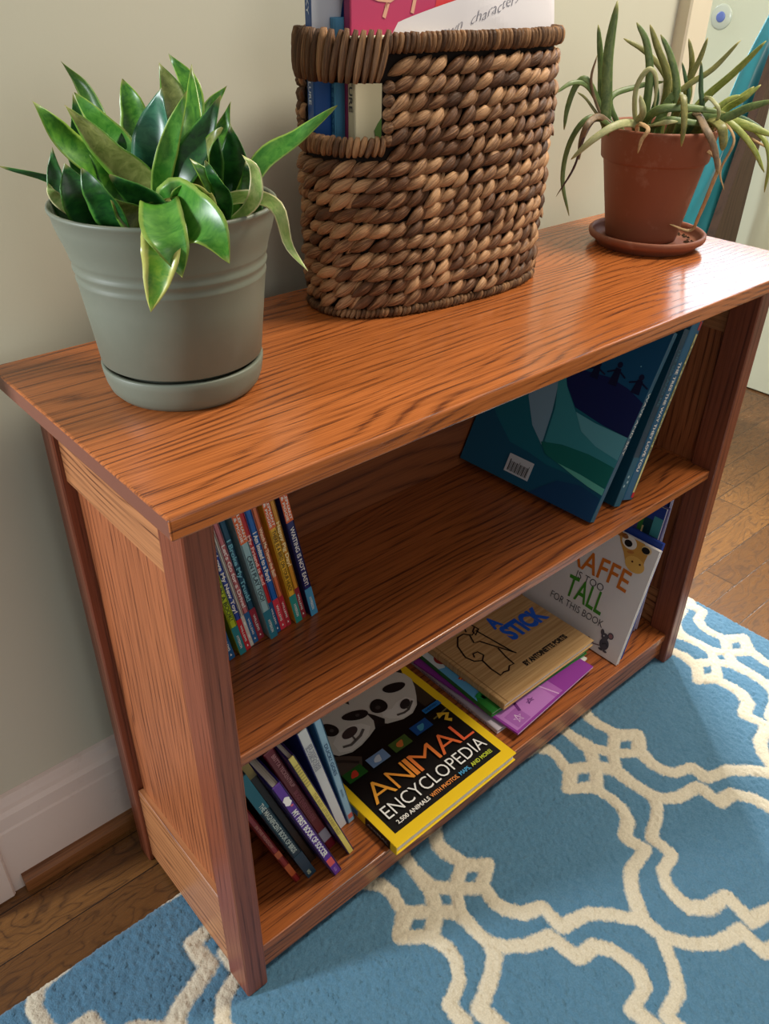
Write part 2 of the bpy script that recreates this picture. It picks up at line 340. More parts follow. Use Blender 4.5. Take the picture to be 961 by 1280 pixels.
# ------------------------------------------------------------------ books
page_m = (lambda t: (t.set(color=t.mix(t.ramp(t.noise(t.mapping(t.coord(), (900, 3, 3)), 1.0, 2), [(.35, 0), (.65, 1)]), srgb(206, 198, 180), srgb(240, 236, 226)), rough=.8, spec=.2), t.m)[-1])(NT('paper_pages'))
E_ = .00025
class Book:
    """local frame: x = thickness (0 = back board), y = width (spine at 0), z = height"""
    def __init__(s, t, h, w, cover, label, group, mat, spine=None, soft=False, board=None, name='picture_book', cat='book', pages=page_m):
        s.t, s.h, s.w, s.soft = t, h, w, soft
        s.root = empty(name, (0, 0, 0), label, cat, group, mat)
        s.c = .0006 if soft else (board or .0022); s.cv = MB(); c = s.c
        ins = .0004 if soft else .003
        s.cv.box((0, 0, 0), (c, w, h), cover, .0003 if soft else .0007)
        s.cv.box((t - c, 0, 0), (t, w, h), cover, .0003 if soft else .0007)
        s.cv.box((0, 0, 0), (t, c, h), spine or cover, .0003 if soft else .0008)
        if not soft and t > .008:
            g = [(t - .0001, .006), (t - .0001, .0075)]
        p = MB(); p.box((c, c, ins), (t - c, w - ins, h - ins), pages, .0); s.pg = p
    def band(s, z0, z1, mat):                                    # colour block on the spine
        s.cv.box((.0003, -E_, z0), (s.t - .0003, .0004, z1), mat)
    def spine_text(s, txt, z0, z1, mat, frac=.62, bold=.012, off=.0):
        hgt = s.t * frac
        text(s.cv, txt, (s.t * (1 - frac) / 2 + off * s.t, -2 * E_, z1), (0, 0, -1), (1, 0, 0), hgt, mat, z1 - z0, bold)
    def frame(s, face):
        if face == 'front': return lambda a, b, e=1: Vector((s.t + e * E_, a * s.w, b * s.h))
        return lambda a, b, e=1: Vector((-e * E_, s.w * (1 - a), b * s.h))          # back board, seen from behind: spine on the right
    def poly(s, face, pts, mat, e=1):
        f = s.frame(face); s.cv.add([f(a, b, e) for a, b in pts], [tuple(range(len(pts)))], mat)
    def rect(s, face, a0, b0, a1, b1, mat, e=1): s.poly(face, [(a0, b0), (a1, b0), (a1, b1), (a0, b1)], mat, e)
    def oval(s, face, a, b, ra, rb, mat, e=1, rot=0, n=28, power=2.0, lump=0):
        """ra, rb in fractions of the width"""
        k = s.w / s.h; P = []
        for i in range(n):
            g = 2 * math.pi * i / n; q = 1 + lump * math.sin(3 * g + a * 40)
            x, y = ra * q * math.copysign(abs(math.cos(g)) ** (2 / power), math.cos(g)), rb * q * math.copysign(abs(math.sin(g)) ** (2 / power), math.sin(g))
            P.append((a + x * math.cos(rot) - y * math.sin(rot), b + (x * math.sin(rot) + y * math.cos(rot)) * k))
        s.poly(face, P, mat, e)
    def line(s, face, pts, wd, mat, e=2):
        """brush stroke along pts, width in fractions of the cover width"""
        f = s.frame(face); P = [f(a, b, e) for a, b in pts]; vs = []
        nrm = Vector((1, 0, 0))
        for i, q in enumerate(P):
            t = (P[min(i+1, len(P)-1)] - P[max(i-1, 0)]).normalized(); vs += [q + t.cross(nrm) * wd * s.w / 2, q - t.cross(nrm) * wd * s.w / 2]
        s.cv.add(vs, [(2*i, 2*i+1, 2*i+3, 2*i+2) for i in range(len(P)-1)], mat)
    def write(s, face, txt, a, b, hfrac, mat, wfrac=None, bold=.0, align='l', e=2, slope=0.0, wob=0.0):
        f = s.frame(face); x = f(a + 1e-3, b, e) - f(a, b, e); x.z += slope * x.length; y = Vector((0, 0, 1)); 
        if slope: y = (Vector((0, 0, 1)) - x.normalized() * x.normalized().z)
        text(s.cv, txt, f(a, b, e), x, y, hfrac * s.h, mat, wfrac * s.w if wfrac else None, bold, align, wob)
    def done(s):
        c = s.cv.build('cover', s.root, fix=False); s.pg.build('pages', s.root); return s.root
def lean(x, y, z, deg, t, rz=0.0):
    """upright, spine to the room; deg > 0 leans to the right, < 0 to the left"""
    a = math.radians(deg); return Matrix.Translation((x, y, z + (t * math.sin(a) if a > 0 else 0))) @ Matrix.Rotation(a, 4, 'Y') @ Matrix.Rotation(math.radians(rz), 4, 'Z')
LIE = Matrix(((0, 1, 0, 0), (0, 0, 1, 0), (1, 0, 0, 0), (0, 0, 0, 1)))      # lying on its back board, spine to the left
ink_w, ink_k = ink((238, 236, 228)), ink((18, 18, 20))
ORG, TEAL, RED = ink((226, 104, 44)), ink((36, 128, 136)), ink((196, 40, 52))
# ---- top shelf, left: a row of thin hardcovers leaning left
G1 = 'row of thin hardcover early readers on the upper shelf'
def reader(x, y, t, base, foot, title, tink, label, orange=True, zt=None, head=None, deg=-10.8, foot_t='HYPERION', grey=False):
    b = Book(t, .2345, .130, plain('reader_board_%d%d%d' % base, base, .4, .5, .03), label, G1, lean(x, y, ZM, deg, t))
    if orange:
        b.band(.146, .190, ORG); b.spine_text('ELEPHANT', .1485, .1875, ink_w, .30, .02, .22); b.spine_text('& PIGGIE', .1485, .182, ink_w, .30, .02, -.2)
        b.band(.190, .2342, ink((120, 122, 124)))
        b.band(0.0003, .044, foot); b.spine_text(foot_t, .010, .030, ink_w, .34, .01)
    else:
        b.band(0.0003, .049, foot); b.spine_text(foot_t, .014, .040, ink_w, .34, .01)
        b.cv.add([(t * .35, -2 * E_, .006), (t * .65, -2 * E_, .006), (t * .5, -2 * E_, .0095)], [(0, 1, 2)], ink_w)
    b.spine_text(title, zt[0], zt[1], tink, .52 if orange else .6, .012 if orange else .03)
    return b.done()
reader(.1190, .1640, .0085, (24, 84, 128), ink((30, 90, 140)), 'TODAY I WILL FLY!', ink_w, 'thin blue hardcover peeking out beside the left post of the upper shelf', False, (.06, .145), foot_t='WILLEMS')
reader(.1330, .1632, .0086, (176, 196, 44), TEAL, 'WE ARE IN A BOOK!', ink((30, 60, 40)), 'thin lime spined hardcover with teal foot on the upper shelf', True, (.055, .140))
reader(.1424, .1655, .0068, (44, 74, 160), RED, 'I Love My New Toy!', ink_w, 'thin royal blue hardcover with red foot beside the lime spined one', False, (.06, .150), foot_t='WILLEMS')
reader(.1497, .1680, .0046, (206, 200, 188), ink((206, 200, 188)), 'WILLEMS', ink((170, 160, 150)), 'very thin off-white spine between royal blue and pink hardcovers', False, (.2, .22), foot_t='H')
reader(.1548, .1698, .0070, (196, 112, 118), ink((36, 96, 150)), "Let's Go for a Drive!", ink((240, 220, 216)), 'thin dusty pink hardcover with blue foot on the upper shelf', False, (.058, .150), foot_t='WILLEMS')
reader(.1624, .1712, .0082, (18, 78, 104), ink((150, 44, 62)), 'I Broke My Trunk!', ink((120, 190, 206)), 'thin dark teal hardcover with maroon foot on the upper shelf', False, (.062, .152), foot_t='WILLEMS')
reader(.1737, .1628, .0098, (150, 190, 196), ink((38, 118, 138)), 'CAN I PLAY TOO?', ink((26, 52, 66)), 'thin pale aqua hardcover with orange head and dark teal foot', True, (.060, .128))
reader(.1842, .1675, .0064, (190, 36, 44), ink((30, 82, 128)), 'My Friend is Sad', ink((250, 190, 180)), 'thin scarlet hardcover with blue foot beside the pale aqua one', False, (.078, .150), foot_t='WILLEMS')
reader(.1912, .1682, .0082, (16, 96, 176), ink((206, 52, 72)), 'I Am Invited to a Party!', ink_w, 'thin bright blue hardcover with pinkish red foot on the upper shelf', False, (.078, .150), foot_t='WILLEMS')
reader(.2000, .1690, .0066, (214, 112, 72), ink((176, 42, 56)), 'Watch Me Throw the Ball!', ink((248, 214, 180)), 'thin salmon orange hardcover with crimson foot beside the bright blue one', False, (.080, .152), foot_t='WILLEMS')
reader(.2115, .1665, .0094, (232, 178, 48), ink((38, 140, 132)), 'THERE IS A BIRD ON YOUR HEAD!', ink((70, 58, 20)), 'thin yellow hardcover with orange head and sea green foot', True, (.052, .143))
reader(.2214, .1692, .0072, (206, 142, 42), ink((140, 40, 52)), 'Happy Pig Day!', ink((246, 224, 160)), 'thin mustard hardcover with maroon foot on the upper shelf', False, (.085, .150), foot_t='WILLEMS')
reader(.2324, .1652, .0100, (26, 34, 98), ink((70, 146, 186)), 'WAITING IS NOT EASY!', ink_w, 'thin navy hardcover with light blue foot at the right end of the leaning row', True, (.050, .138))
# ---- top shelf, right: three large books leaning right
G2 = 'large teal hardcovers leaning right on the upper shelf'
tl = lambda n, c: ink(c, .36)
b = Book(.012, .272, .231, plain('cover_deep_teal', (12, 92, 120), .34, .5, .05), 'large teal hardcover showing wave art and a barcode, leaning right on the upper shelf', G2, lean(.6395, .0705, ZM, 25.4, .012, 5.5))
k = 'back'
b.poly(k, [(0, .58), (.25, .56), (.42, .50), (.62, .46), (.82, .47), (1, .44), (1, 1), (0, 1)], ink((12, 84, 126)), 1)                       # night sky
b.poly(k, [(.28, .84), (.42, .72), (.55, .685), (.75, .70), (.88, .68), (1, .64), (1, .46), (.82, .42), (.62, .45), (.5, .54), (.38, .68)], ink((16, 34, 88)), 2)      # dark hill
for i, (a, hh) in enumerate(((.42, .11), (.545, .10), (.655, .085), (.78, .125), (.93, .10))):                                           # small figures holding hands on the hill
    z0 = .668; b.poly(k, [(a - .028, z0), (a + .028, z0), (a + .017, z0 + hh * .7), (a - .017, z0 + hh * .7)], ink((12, 24, 60)), 3); b.oval(k, a, z0 + hh * .84, .016, .018, ink((12, 24, 60)), 3)
    b.line(k, [(a - .012, z0 + hh * .6), (a - .06, z0 + hh * .42)], .010, ink((12, 24, 60)), 3); b.line(k, [(a + .012, z0 + hh * .6), (a + .06, z0 + hh * .42)], .010, ink((12, 24, 60)), 3)
b.poly(k, [(0, .0), (1, 0), (1, .46), (.82, .47), (.62, .50), (.5, .60), (.40, .74), (.28, .86), (.15, .80), (.0, .74)], ink((16, 106, 126)), 4)                      # the big wave
b.poly(k, [(.22, .74), (.25, .60), (.30, .46), (.40, .33), (.51, .255), (.49, .44), (.45, .62), (.40, .80), (.30, .84)], ink((128, 166, 188)), 5)
b.poly(k, [(.38, .78), (.44, .62), (.5, .46), (.52, .28), (.66, .25), (.86, .27), (1, .30), (1, .42), (.86, .44), (.66, .46), (.52, .58), (.44, .70)], ink((56, 146, 158)), 6)
b.poly(k, [(.64, .48), (.78, .465), (1, .46), (1, .34), (.84, .36), (.72, .40)], ink((96, 172, 186)), 7)
b.poly(k, [(.50, .27), (.64, .30), (.82, .31), (1, .30), (1, .19), (.84, .19), (.68, .20), (.56, .22)], ink((12, 110, 104)), 8)
b.poly(k, [(.66, .205), (.82, .20), (1, .185), (1, .150), (.9, .16), (.78, .18)], ink((96, 186, 170)), 9)
b.poly(k, [(0, 0), (1, 0), (1, .155), (.9, .165), (.74, .175), (.6, .17), (.46, .19), (.3, .20), (.14, .30), (0, .42)], ink((14, 84, 114)), 7)
b.poly(k, [(.55, .0), (1, 0), (1, .13), (.85, .15), (.7, .12)], ink((16, 66, 108)), 10)
for a, z in ((.6, .9), (.74, .86), (.86, .93), (.9, .8), (.5, .84)): b.oval(k, a, z, .004, .004, ink((120, 190, 214)), 3)
b.rect(k, .335, .048, .52, .148, ink((196, 204, 210)), 11)
for i in range(17):
    a = .355 + i * .0088; b.rect(k, a, .058, a + (.003 if i % 3 else .006), .112 if i % 8 else .122, ink_k, 12)
b.write(k, 'US $17.99 / CAN $23.99', .352, .127, .011, ink((60, 60, 70)), .15)
b.spine_text('WAVE AND SKY', .10, .19, ink_w, .5)
b.done()
b = Book(.0165, .258, .215, plain('cover_dark_teal', (16, 66, 88), .36, .5, .05), 'dark teal hardcover with small pale spots on its spine, middle of the three leaning right', G2, lean(.697, .0735, ZM, 20.6, .0165))
b.band(.0003, .075, ink((20, 92, 116))); b.spine_text('THE SEA AND ME', .15, .232, ink((70, 120, 140)), .38)
for x, z in ((.3, .032), (.62, .038), (.45, .046)): b.cv.add([(b.t * x + .0022 * math.cos(g * .7), -2 * E_, z + .0022 * math.sin(g * .7)) for g in range(9)], [tuple(range(9))], ink((170, 196, 204)))
b.done()
b = Book(.0265, .276, .215, plain('cover_sea_blue', (18, 98, 136), .36, .5, .05), 'blue hardcover with a pale yellow spine stripe, nearest the right post on the upper shelf', G2, lean(.7165, .0725, ZM, 19.6, .0265))
b.cv.add([(.0185, -2 * E_, .012), (.0235, -2 * E_, .012), (.0235, -2 * E_, .245), (.0185, -2 * E_, .245)], [(0, 1, 2, 3)], ink((214, 206, 140)))
b.spine_text('THE TREE THE WAY THEY LOVE YOU', .045, .205, ink_w, .26, .03, -.22)
b.cv.box((.0185, -E_ * 2, .250), (.0235, .0002, .262), ink((190, 70, 70))); b.spine_text('A DAY BY THE SEA FOR YOU AND ME', .070, .235, ink((70, 90, 60)), .15, .02, .29)
b.cv.add([(.019, -3 * E_, .004), (.0255, -3 * E_, .004), (.0255, -3 * E_, .012), (.019, -3 * E_, .012)], [(0, 1, 2, 3)], RED)
b.done()
# ---- bottom shelf, left: mixed books leaning left
G3 = 'mixed books leaning left on the bottom shelf'
def mixed(x, y, t, h, w, base, label, deg, soft=False, spine=None): return Book(t, h, w, plain('cover_%d_%d_%d' % base, base, .38, .5, .05), label, G3, lean(x, y, ZB, deg, t), spine=spine, soft=soft)
b = mixed(.1335, .0850, .0080, .232, .19, (134, 30, 30), 'thin dark red book leaning lowest at the left post of the bottom shelf', -18.2)
b.spine_text('IN THE MEADOW', .105, .165, ink((176, 120, 100)), .45); b.band(.02, .05, ink((176, 84, 40))); b.band(.075, .09, ink((176, 84, 40))); b.done()
b = mixed(.1490, .0795, .0135, .268, .215, (16, 50, 64), 'dark teal spined book of birds beside the dark red book', -18.2)
b.band(.190, .2675, ink((28, 104, 120))); b.band(.0003, .065, ink((22, 60, 78)))
b.spine_text('THE MAGNIFICENT BOOK OF BIRDS', .075, .205, ink((214, 222, 210)), .46, .02); b.spine_text('weo', .008, .019, ink((190, 200, 170)), .5); b.done()
b = mixed(.1640, .0950, .0105, .278, .205, (62, 46, 34), 'dull brown backed book pushed in between the birds and soccer books', -18.4)
b.band(.235, .2775, ink((150, 130, 74))); b.done()
b = mixed(.1765, .0600, .0125, .250, .20, (34, 26, 92), 'purple spined soccer book sticking out of the bottom shelf', -18.8, spine=plain('cover_violet', (84, 30, 142), .36, .5, .05))
b.spine_text('MY FIRST BOOK OF SOCCER', .058, .188, ink_w, .56, .03)
b.cv.box((.002, -E_ * 2, .028), (.0105, .0002, .046), ink((214, 84, 84))); b.spine_text('kids', .009, .020, ink((170, 140, 210)), .3)
b.cv.add([(.002 + .0042 + .0046 * math.cos(g * .5236) * (1.15 if g % 2 else .8), -2 * E_, .212 + .010 * math.sin(g * .5236)) for g in range(12)], [tuple(range(12))], ink_w)
b.cv.add([(.008 + .002 * math.cos(g * .7), -3 * E_, .2 + .002 * math.sin(g * .7)) for g in range(9)], [tuple(range(9))], ink((210, 90, 110))); b.done()
b = mixed(.1935, .0945, .0140, .262, .20, (118, 20, 40), 'maroon spined book with a grey label behind the soccer book', -18.6)
b.spine_text('BUGS EVERYWHERE', .085, .165, ink((166, 84, 96)), .40, .03); b.spine_text('BRITTA TECKENTRUP', .175, .252, ink((216, 150, 150)), .34, .02, .12)
b.cv.box((.001, -E_ * 2, .024), (.013, .0002, .052), ink((178, 174, 186))); b.done()
b = mixed(.2095, .0720, .0095, .262, .20, (46, 34, 96), 'slim book with a pale yellow rolled spine, cover dark purple', -18.5, spine=plain('cover_butter', (226, 208, 110), .45, .4, .08))
b.spine_text('THE BUSY LITTLE SUNNY FIELD', .06, .175, ink((178, 158, 74)), .45, .02); b.spine_text('IIIIIIIII', .195, .245, ink((186, 166, 80)), .6); b.done()
b = mixed(.2225, .1090, .0150, .236, .190, (66, 78, 150), 'thick white spined book with blue cover and small printed box', -14.2, spine=plain('cover_white_spine', (226, 228, 226), .45, .4, .03))
for r in range(5): b.spine_text('LIFT THE FLAPS'[r:] if r % 2 else 'SEE INSIDE TALES', .150, .205, ink((66, 78, 120)), .11, .0, .26 - .13 * r)
b.done()
b = mixed(.2385, .1085, .0116, .238, .19, (66, 124, 160), 'light blue spined book leaning beside the yellow encyclopedia', -12.2, spine=plain('cover_sky', (150, 190, 212), .42, .4, .04))
b.spine_text('DUCK! GOES', .118, .188, ink((40, 90, 130)), .42, .02); b.spine_text('BOOKS', .065, .082, ink((60, 100, 130)), .25); b.cv.box((.003, -E_ * 2, .010), (.010, .0002, .020), ink((210, 110, 100))); b.done()
# ---- bottom shelf, middle: the encyclopedia lying flat
YEL = plain('cover_golden_yellow', (240, 200, 30), .33, .5, .03)
b = Book(.0165, .272, .238, YEL, 'thick yellow bordered animal encyclopedia lying flat with two pandas on its cover', None, Matrix.Translation((.2555, .0305, ZB)) @ Matrix.Rotation(math.radians(.6), 4, 'Z') @ LIE, name='encyclopedia')
k = 'front'; BLK = ink((14, 12, 12), .36); FW, FG, FD = ink((206, 202, 192)), ink((166, 162, 154)), ink((24, 22, 24))
b.rect(k, .055, .062, .938, 1.0 - .055, BLK, 1)
b.rect(k, .84, .56, .935, .80, ink((60, 50, 38)), 2)
# two panda faces: the left one lower and in front
b.oval(k, .66, .945, .10, .05, FD, 2); b.oval(k, .905, .885, .05, .075, FD, 2, -.3)
b.poly(k, [(.50, .66), (.56, .605), (.66, .572), (.74, .570), (.81, .60), (.86, .65), (.91, .71), (.945, .77), (.94, .83), (.90, .885), (.84, .925), (.74, .945), (.62, .945), (.52, .92), (.47, .84), (.48, .74)], FW, 3)
b.poly(k, [(.60, .70), (.66, .67), (.72, .69), (.80, .69), (.83, .64), (.79, .60), (.73, .578), (.66, .582), (.60, .62), (.575, .66)], ink((222, 218, 210)), 4)
b.oval(k, .612, .735, .062, .058, FD, 5, .5, 22, 2, .04); b.oval(k, .60, .728, .018, .016, ink((70, 66, 66)), 6); b.oval(k, .80, .785, .082, .040, FD, 5, -.30, 22, 2, .04)
b.oval(k, .755, .648, .048, .030, ink((42, 38, 40)), 6, .45); b.line(k, [(.65, .615), (.70, .602), (.74, .604), (.775, .622), (.81, .640)], .016, ink((84, 78, 74)), 6); b.line(k, [(.745, .63), (.742, .606)], .012, ink((84, 78, 74)), 6)
b.poly(k, [(.47, .62), (.53, .60), (.57, .64), (.54, .70), (.50, .76), (.485, .70)], FD, 6)
b.poly(k, [(.115, .67), (.16, .605), (.24, .578), (.32, .582), (.40, .60), (.47, .622), (.505, .67), (.51, .74), (.49, .82), (.46, .88), (.40, .93), (.3, .945), (.2, .945), (.13, .9), (.10, .8)], FW, 7)
b.poly(k, [(.19, .69), (.26, .725), (.36, .73), (.43, .70), (.46, .65), (.40, .61), (.32, .59), (.24, .588), (.18, .62)], ink((222, 218, 210)), 8)
b.oval(k, .245, .775, .046, .062, FD, 9, .25, 22, 2, .04); b.oval(k, .25, .765, .014, .014, ink((74, 70, 70)), 10); b.oval(k, .445, .765, .088, .040, FD, 9, -.42, 22, 2, .04); b.oval(k, .455, .758, .014, .012, ink((74, 70, 70)), 10)
b.oval(k, .325, .688, .062, .034, ink((66, 54, 54)), 10, .15); b.line(k, [(.22, .635), (.27, .618), (.315, .626), (.36, .634), (.41, .66)], .018, ink((96, 90, 86)), 10); b.line(k, [(.32, .66), (.315, .628)], .013, ink((96, 90, 86)), 10)
b.oval(k, .13, .93, .07, .05, FD, 9)
b.poly(k, [(.075, .62), (.14, .61), (.20, .57), (.26, .52), (.22, .475), (.14, .47), (.075, .44)], ink((74, 62, 54)), 11); b.line(k, [(.09, .60), (.15, .56), (.22, .50)], .02, ink((44, 36, 32)), 12)
b.rect(k, .075, .415, .925, .43, BLK, 2)
for (a, z, cbg, cfg) in ((.140, .455, (30, 90, 30), (208, 60, 40)), (.320, .452, (120, 150, 190), (206, 214, 224)), (.500, .449, (70, 96, 40), (200, 110, 50)), (.690, .460, (20, 74, 140), (70, 150, 180))):
    b.rect(k, a - .065, z - .032, a + .075, z + .036, ink(cbg), 12); b.oval(k, a, z, .032, .022, ink(cfg), 13, .5, 14, 1.6, .15)
b.line(k, [(.885, .385), (.86, .41), (.90, .435), (.865, .455), (.84, .44), (.86, .47)], .028, ink((214, 170, 50)), 13); b.line(k, [(.80, .455), (.93, .465)], .01, ink((120, 110, 60)), 12)
b.rect(k, .79, .512, .935, .545, ink((30, 110, 180)), 13); b.write(k, '2ND EDITION', .802, .521, .016, ink_w, .10, .02, e=13)
xx = .095
for ch, wd, cc in zip('ANIMAL', (.165, .135, .03, .175, .165, .10), ((246, 170, 60), (244, 158, 58), (242, 146, 58), (240, 130, 58), (238, 114, 58), (236, 100, 58))):
    b.write(k, ch, xx, .236, .132, ink(cc), wd, -.008, e=14); xx += wd + .010
b.write(k, 'ENCYCLOPEDIA', .085, .134, .082, ink((240, 240, 236)), .82, -.004, e=14)
b.write(k, '2,500 ANIMALS', .105, .085, .024, ink_w, .255, .02, e=14); b.write(k, 'WITH PHOTOS,', .372, .085, .024, ink((240, 150, 70)), .225, .02, e=14)
b.write(k, 'MAPS,', .612, .085, .024, ink((80, 170, 220)), .085, .02, e=14); b.write(k, 'AND MORE!', .712, .085, .024, ink((200, 214, 60)), .175, .02, e=14)
b.band(.012, .062, BLK); b.spine_text('ANIMAL', .016, .058, ink((150, 150, 146)), .3); b.cv.box((.003, -E_ * 2, .078), (.0135, .0003, .098), ink((96, 124, 160))); b.spine_text('ANIMAL', .115, .20, ink((240, 140, 50)), .5)
b.done()
# ---- bottom shelf: the flat stack
G4 = 'flat stack of picture books on the bottom shelf'
def flat(x, y, z, rz): return Matrix.Translation((x, y, z)) @ Matrix.Rotation(math.radians(rz), 4, 'Z') @ LIE
b = Book(.0082, .208, .222, plain('cover_pale_lilac', (196, 186, 196), .45, .4, .05), 'pale lilac picture book at the very bottom of the flat stack', G4, flat(.5095, .0840, ZB, -1.2))
b.spine_text('GOOD NIGHT LITTLE ONE', .02, .17, ink((110, 70, 120)), .4); b.done(); zz = ZB + .0083
b = Book(.0030, .20, .150, plain('cover_white_scribble', (226, 224, 214), .45, .4, .04), 'white booklet corner with orange scribbles poking out right of the stack', G4, flat(.590, .0845, zz, 2.5), soft=True); k = 'front'
b.line(k, [(.80, .07), (.86, .12), (.90, .06), (.96, .10)], .03, ink((226, 120, 60))); b.line(k, [(.84, .14), (.9, .17), (.95, .15)], .03, ink((200, 70, 60))); b.done(); zz += .0031
b = Book(.0035, .215, .205, plain('cover_bright_violet', (140, 52, 150), .4, .5, .05), 'purple picture book sticking out at the front of the flat stack', G4, flat(.5235, .0560, zz, 4.0), soft=True)
b.rect(k, .02, .02, .50, .30, ink((182, 118, 190)), 1); b.rect(k, .50, .02, .60, .30, ink((168, 96, 176)), 1); b.line(k, [(.55, .02), (.46, .30)], .012, ink((214, 170, 216)))
b.rect(k, .05, .03, .20, .16, ink((160, 92, 170)), 2); b.line(k, [(.125, .125), (.10, .055), (.165, .10), (.085, .10), (.15, .055), (.125, .125)], .008, ink((230, 200, 232)), 3)
b.line(k, [(.20, .20), (.27, .235), (.33, .225), (.40, .25)], .05, ink((104, 36, 116)), 3); b.oval(k, .43, .26, .05, .035, ink((104, 36, 116)), 3, .3, 14, 2, .15); b.line(k, [(.22, .19), (.19, .12)], .025, ink((104, 36, 116)), 3)
b.line(k, [(.30, .115), (.33, .15), (.36, .115), (.29, .135), (.37, .135), (.30, .115)], .008, ink((110, 50, 130)), 3)
b.oval(k, .86, .245, .072, .048, ink((230, 220, 60)), 2); b.write(k, 'D', .83, .228, .035, ink((96, 40, 120)), .055, .02, e=3); b.done(); zz += .0036
b = Book(.0095, .195, .228, plain('cover_grass_green', (36, 116, 44), .38, .5, .05), 'blue and green picture book under the brown one', G4, flat(.5165, .1035, zz, -2.0))
b.poly(k, [(.0, .16), (.03, .22), (.09, .23), (.12, .30), (.2, .32), (.3, .4), (1, .5), (1, 1), (0, 1)], ink((92, 168, 214)), 1); b.poly(k, [(0, .62), (.05, .60), (.1, .72), (.14, 1), (0, 1)], ink((206, 222, 226)), 2)
b.line(k, [(.05, .42), (.085, .44), (.07, .40), (.11, .41), (.10, .38)], .035, ink((190, 60, 34)), 3); b.line(k, [(.05, .42), (.085, .44), (.07, .40), (.11, .41)], .012, ink((240, 150, 60)), 4)
b.oval(k, .10, .70, .07, .06, ink((150, 40, 36)), 3, .3); b.oval(k, .10, .71, .045, .035, ink((220, 190, 170)), 4); b.oval(k, .15, .32, .05, .035, ink((90, 50, 120)), 3)
for q in range(6): b.line(k, [(.06, .14), (.02 + .03 * q, .21 + .012 * (q % 3))], .022, ink((30, 140, 70)), 5)
b.done(); zz += .0096
card = (lambda t: (t.set(color=t.mix(t.ramp(t.noise(t.mapping(t.coord(), (8, 7, 260)), 1.0, 2), [(.3, 0), (.7, 1)]), srgb(172, 132, 84), srgb(206, 168, 116)), rough=.6, spec=.3), t.m)[-1])(NT('cover_brown_card'))
b = Book(.0125, .190, .224, card, 'brown cardboard coloured picture book lying on top of the flat stack', G4, flat(.5345, .0960, zz, .0))
b.rect(k, .035, .0, .042, 1, ink((150, 112, 70)), 1)
BL = ink((24, 96, 214))
b.write(k, 'NOT', .43, .86, .13, BL, .26, .05); b.write(k, 'A', .515, .665, .14, BL, .10, .05); b.write(k, 'STICK', .535, .465, .18, BL, .42, .055)
b.write(k, 'BY ANTOINETTE PORTIS', .405, .175, .052, ink_k, .47, .05)
st = .012
b.line(k, [(.33, .80), (.36, .86), (.42, .84), (.43, .76), (.36, .72), (.375, .77), (.42, .80)], st, ink_k)
b.line(k, [(.30, .80), (.24, .80), (.17, .72), (.13, .58), (.15, .50), (.20, .46), (.25, .50), (.24, .56), (.20, .57), (.18, .53)], st, ink_k)
b.line(k, [(.20, .46), (.185, .34), (.19, .24), (.23, .25), (.27, .235), (.31, .27), (.35, .26), (.36, .36), (.385, .48)], st, ink_k); b.line(k, [(.33, .76), (.29, .66), (.335, .64), (.45, .335)], st, ink_k); b.line(k, [(.30, .80), (.34, .74), (.40, .76), (.44, .36)], st, ink_k)
b.done()
# ---- bottom shelf, right: covers leaning against the right side
G5 = 'upright picture books leaning against the right side of the bottom shelf'
def upright(x, y, w, t, deg): return Matrix.Translation((x, y + w, ZB + 0)) @ Matrix.Rotation(math.radians(deg), 4, 'Y') @ Matrix.Rotation(math.pi, 4, 'Z')
t_ = .0075
b = Book(t_, .2165, .213, plain('cover_matte_white', (222, 218, 216), .42, .45, .03), 'white picture book with a giraffe face and mouse, leaning in front of the others', G5, upright(.7705 + t_, .0535, .213, t_, 15.5), board=.0022); k = 'front'
GO, GB, GG = ink((206, 112, 34)), ink((70, 70, 74)), ink((66, 140, 40))
b.write(k, 'GIRAFFE', .12, .575, .175, GO, .74, .012, wob=.0015); b.write(k, 'IS TOO', .42, .485, .062, GB, .26, -.004); b.write(k, 'TALL', .37, .305, .185, GG, .36, .014, wob=.001); b.write(k, 'FOR THIS BOOK', .26, .215, .062, GB, .52, -.004)
b.poly(k, [(.64, .998), (.65, .975), (.68, .925), (.73, .865), (.765, .81), (.785, .775), (.845, .765), (.905, .775), (.92, .82), (.915, .87), (.92, .93), (.905, .97), (.865, .998)], ink((206, 152, 72)), 2)
b.oval(k, 0.850, 0.815, .085, .062, ink((224, 176, 92)), 3, -.1); b.oval(k, 0.750, 0.955, .066, .050, ink((236, 230, 220)), 4, -.2); b.oval(k, 0.745, 0.945, .034, .027, ink_k, 5); b.oval(k, 0.900, 0.960, .042, .034, ink((226, 200, 150)), 4); b.oval(k, 0.895, 0.955, .034, .026, ink_k, 5)
b.oval(k, 0.825, 0.830, .009, .008, ink((90, 50, 24)), 5); b.oval(k, 0.890, 0.835, .009, .008, ink((90, 50, 24)), 5); b.oval(k, 0.785, 0.890, .03, .012, ink((190, 120, 60)), 4, .3); b.oval(k, 0.700, 0.985, .03, .02, ink((150, 92, 40)), 4); b.oval(k, 0.655, 0.985, .025, .02, ink((170, 110, 50)), 4, .4)
MG = ink((74, 74, 84))
b.oval(k, .845, .105, .042, .050, MG, 2, .1); b.oval(k, .83, .165, .032, .030, MG, 3); b.oval(k, .875, .195, .026, .028, MG, 4); b.oval(k, .876, .195, .017, .019, ink((140, 100, 104)), 5); b.oval(k, .80, .190, .016, .026, MG, 4, .3)
b.oval(k, .822, .17, .005, .006, ink((220, 216, 210)), 5); b.line(k, [(.81, .075), (.76, .06), (.70, .09)], .010, ink((120, 90, 94)), 2); b.oval(k, .83, .052, .02, .010, MG, 3); b.oval(k, .87, .052, .02, .010, MG, 3); b.line(k, [(.83, .10), (.86, .12), (.875, .10)], .010, ink((46, 46, 54)), 4)
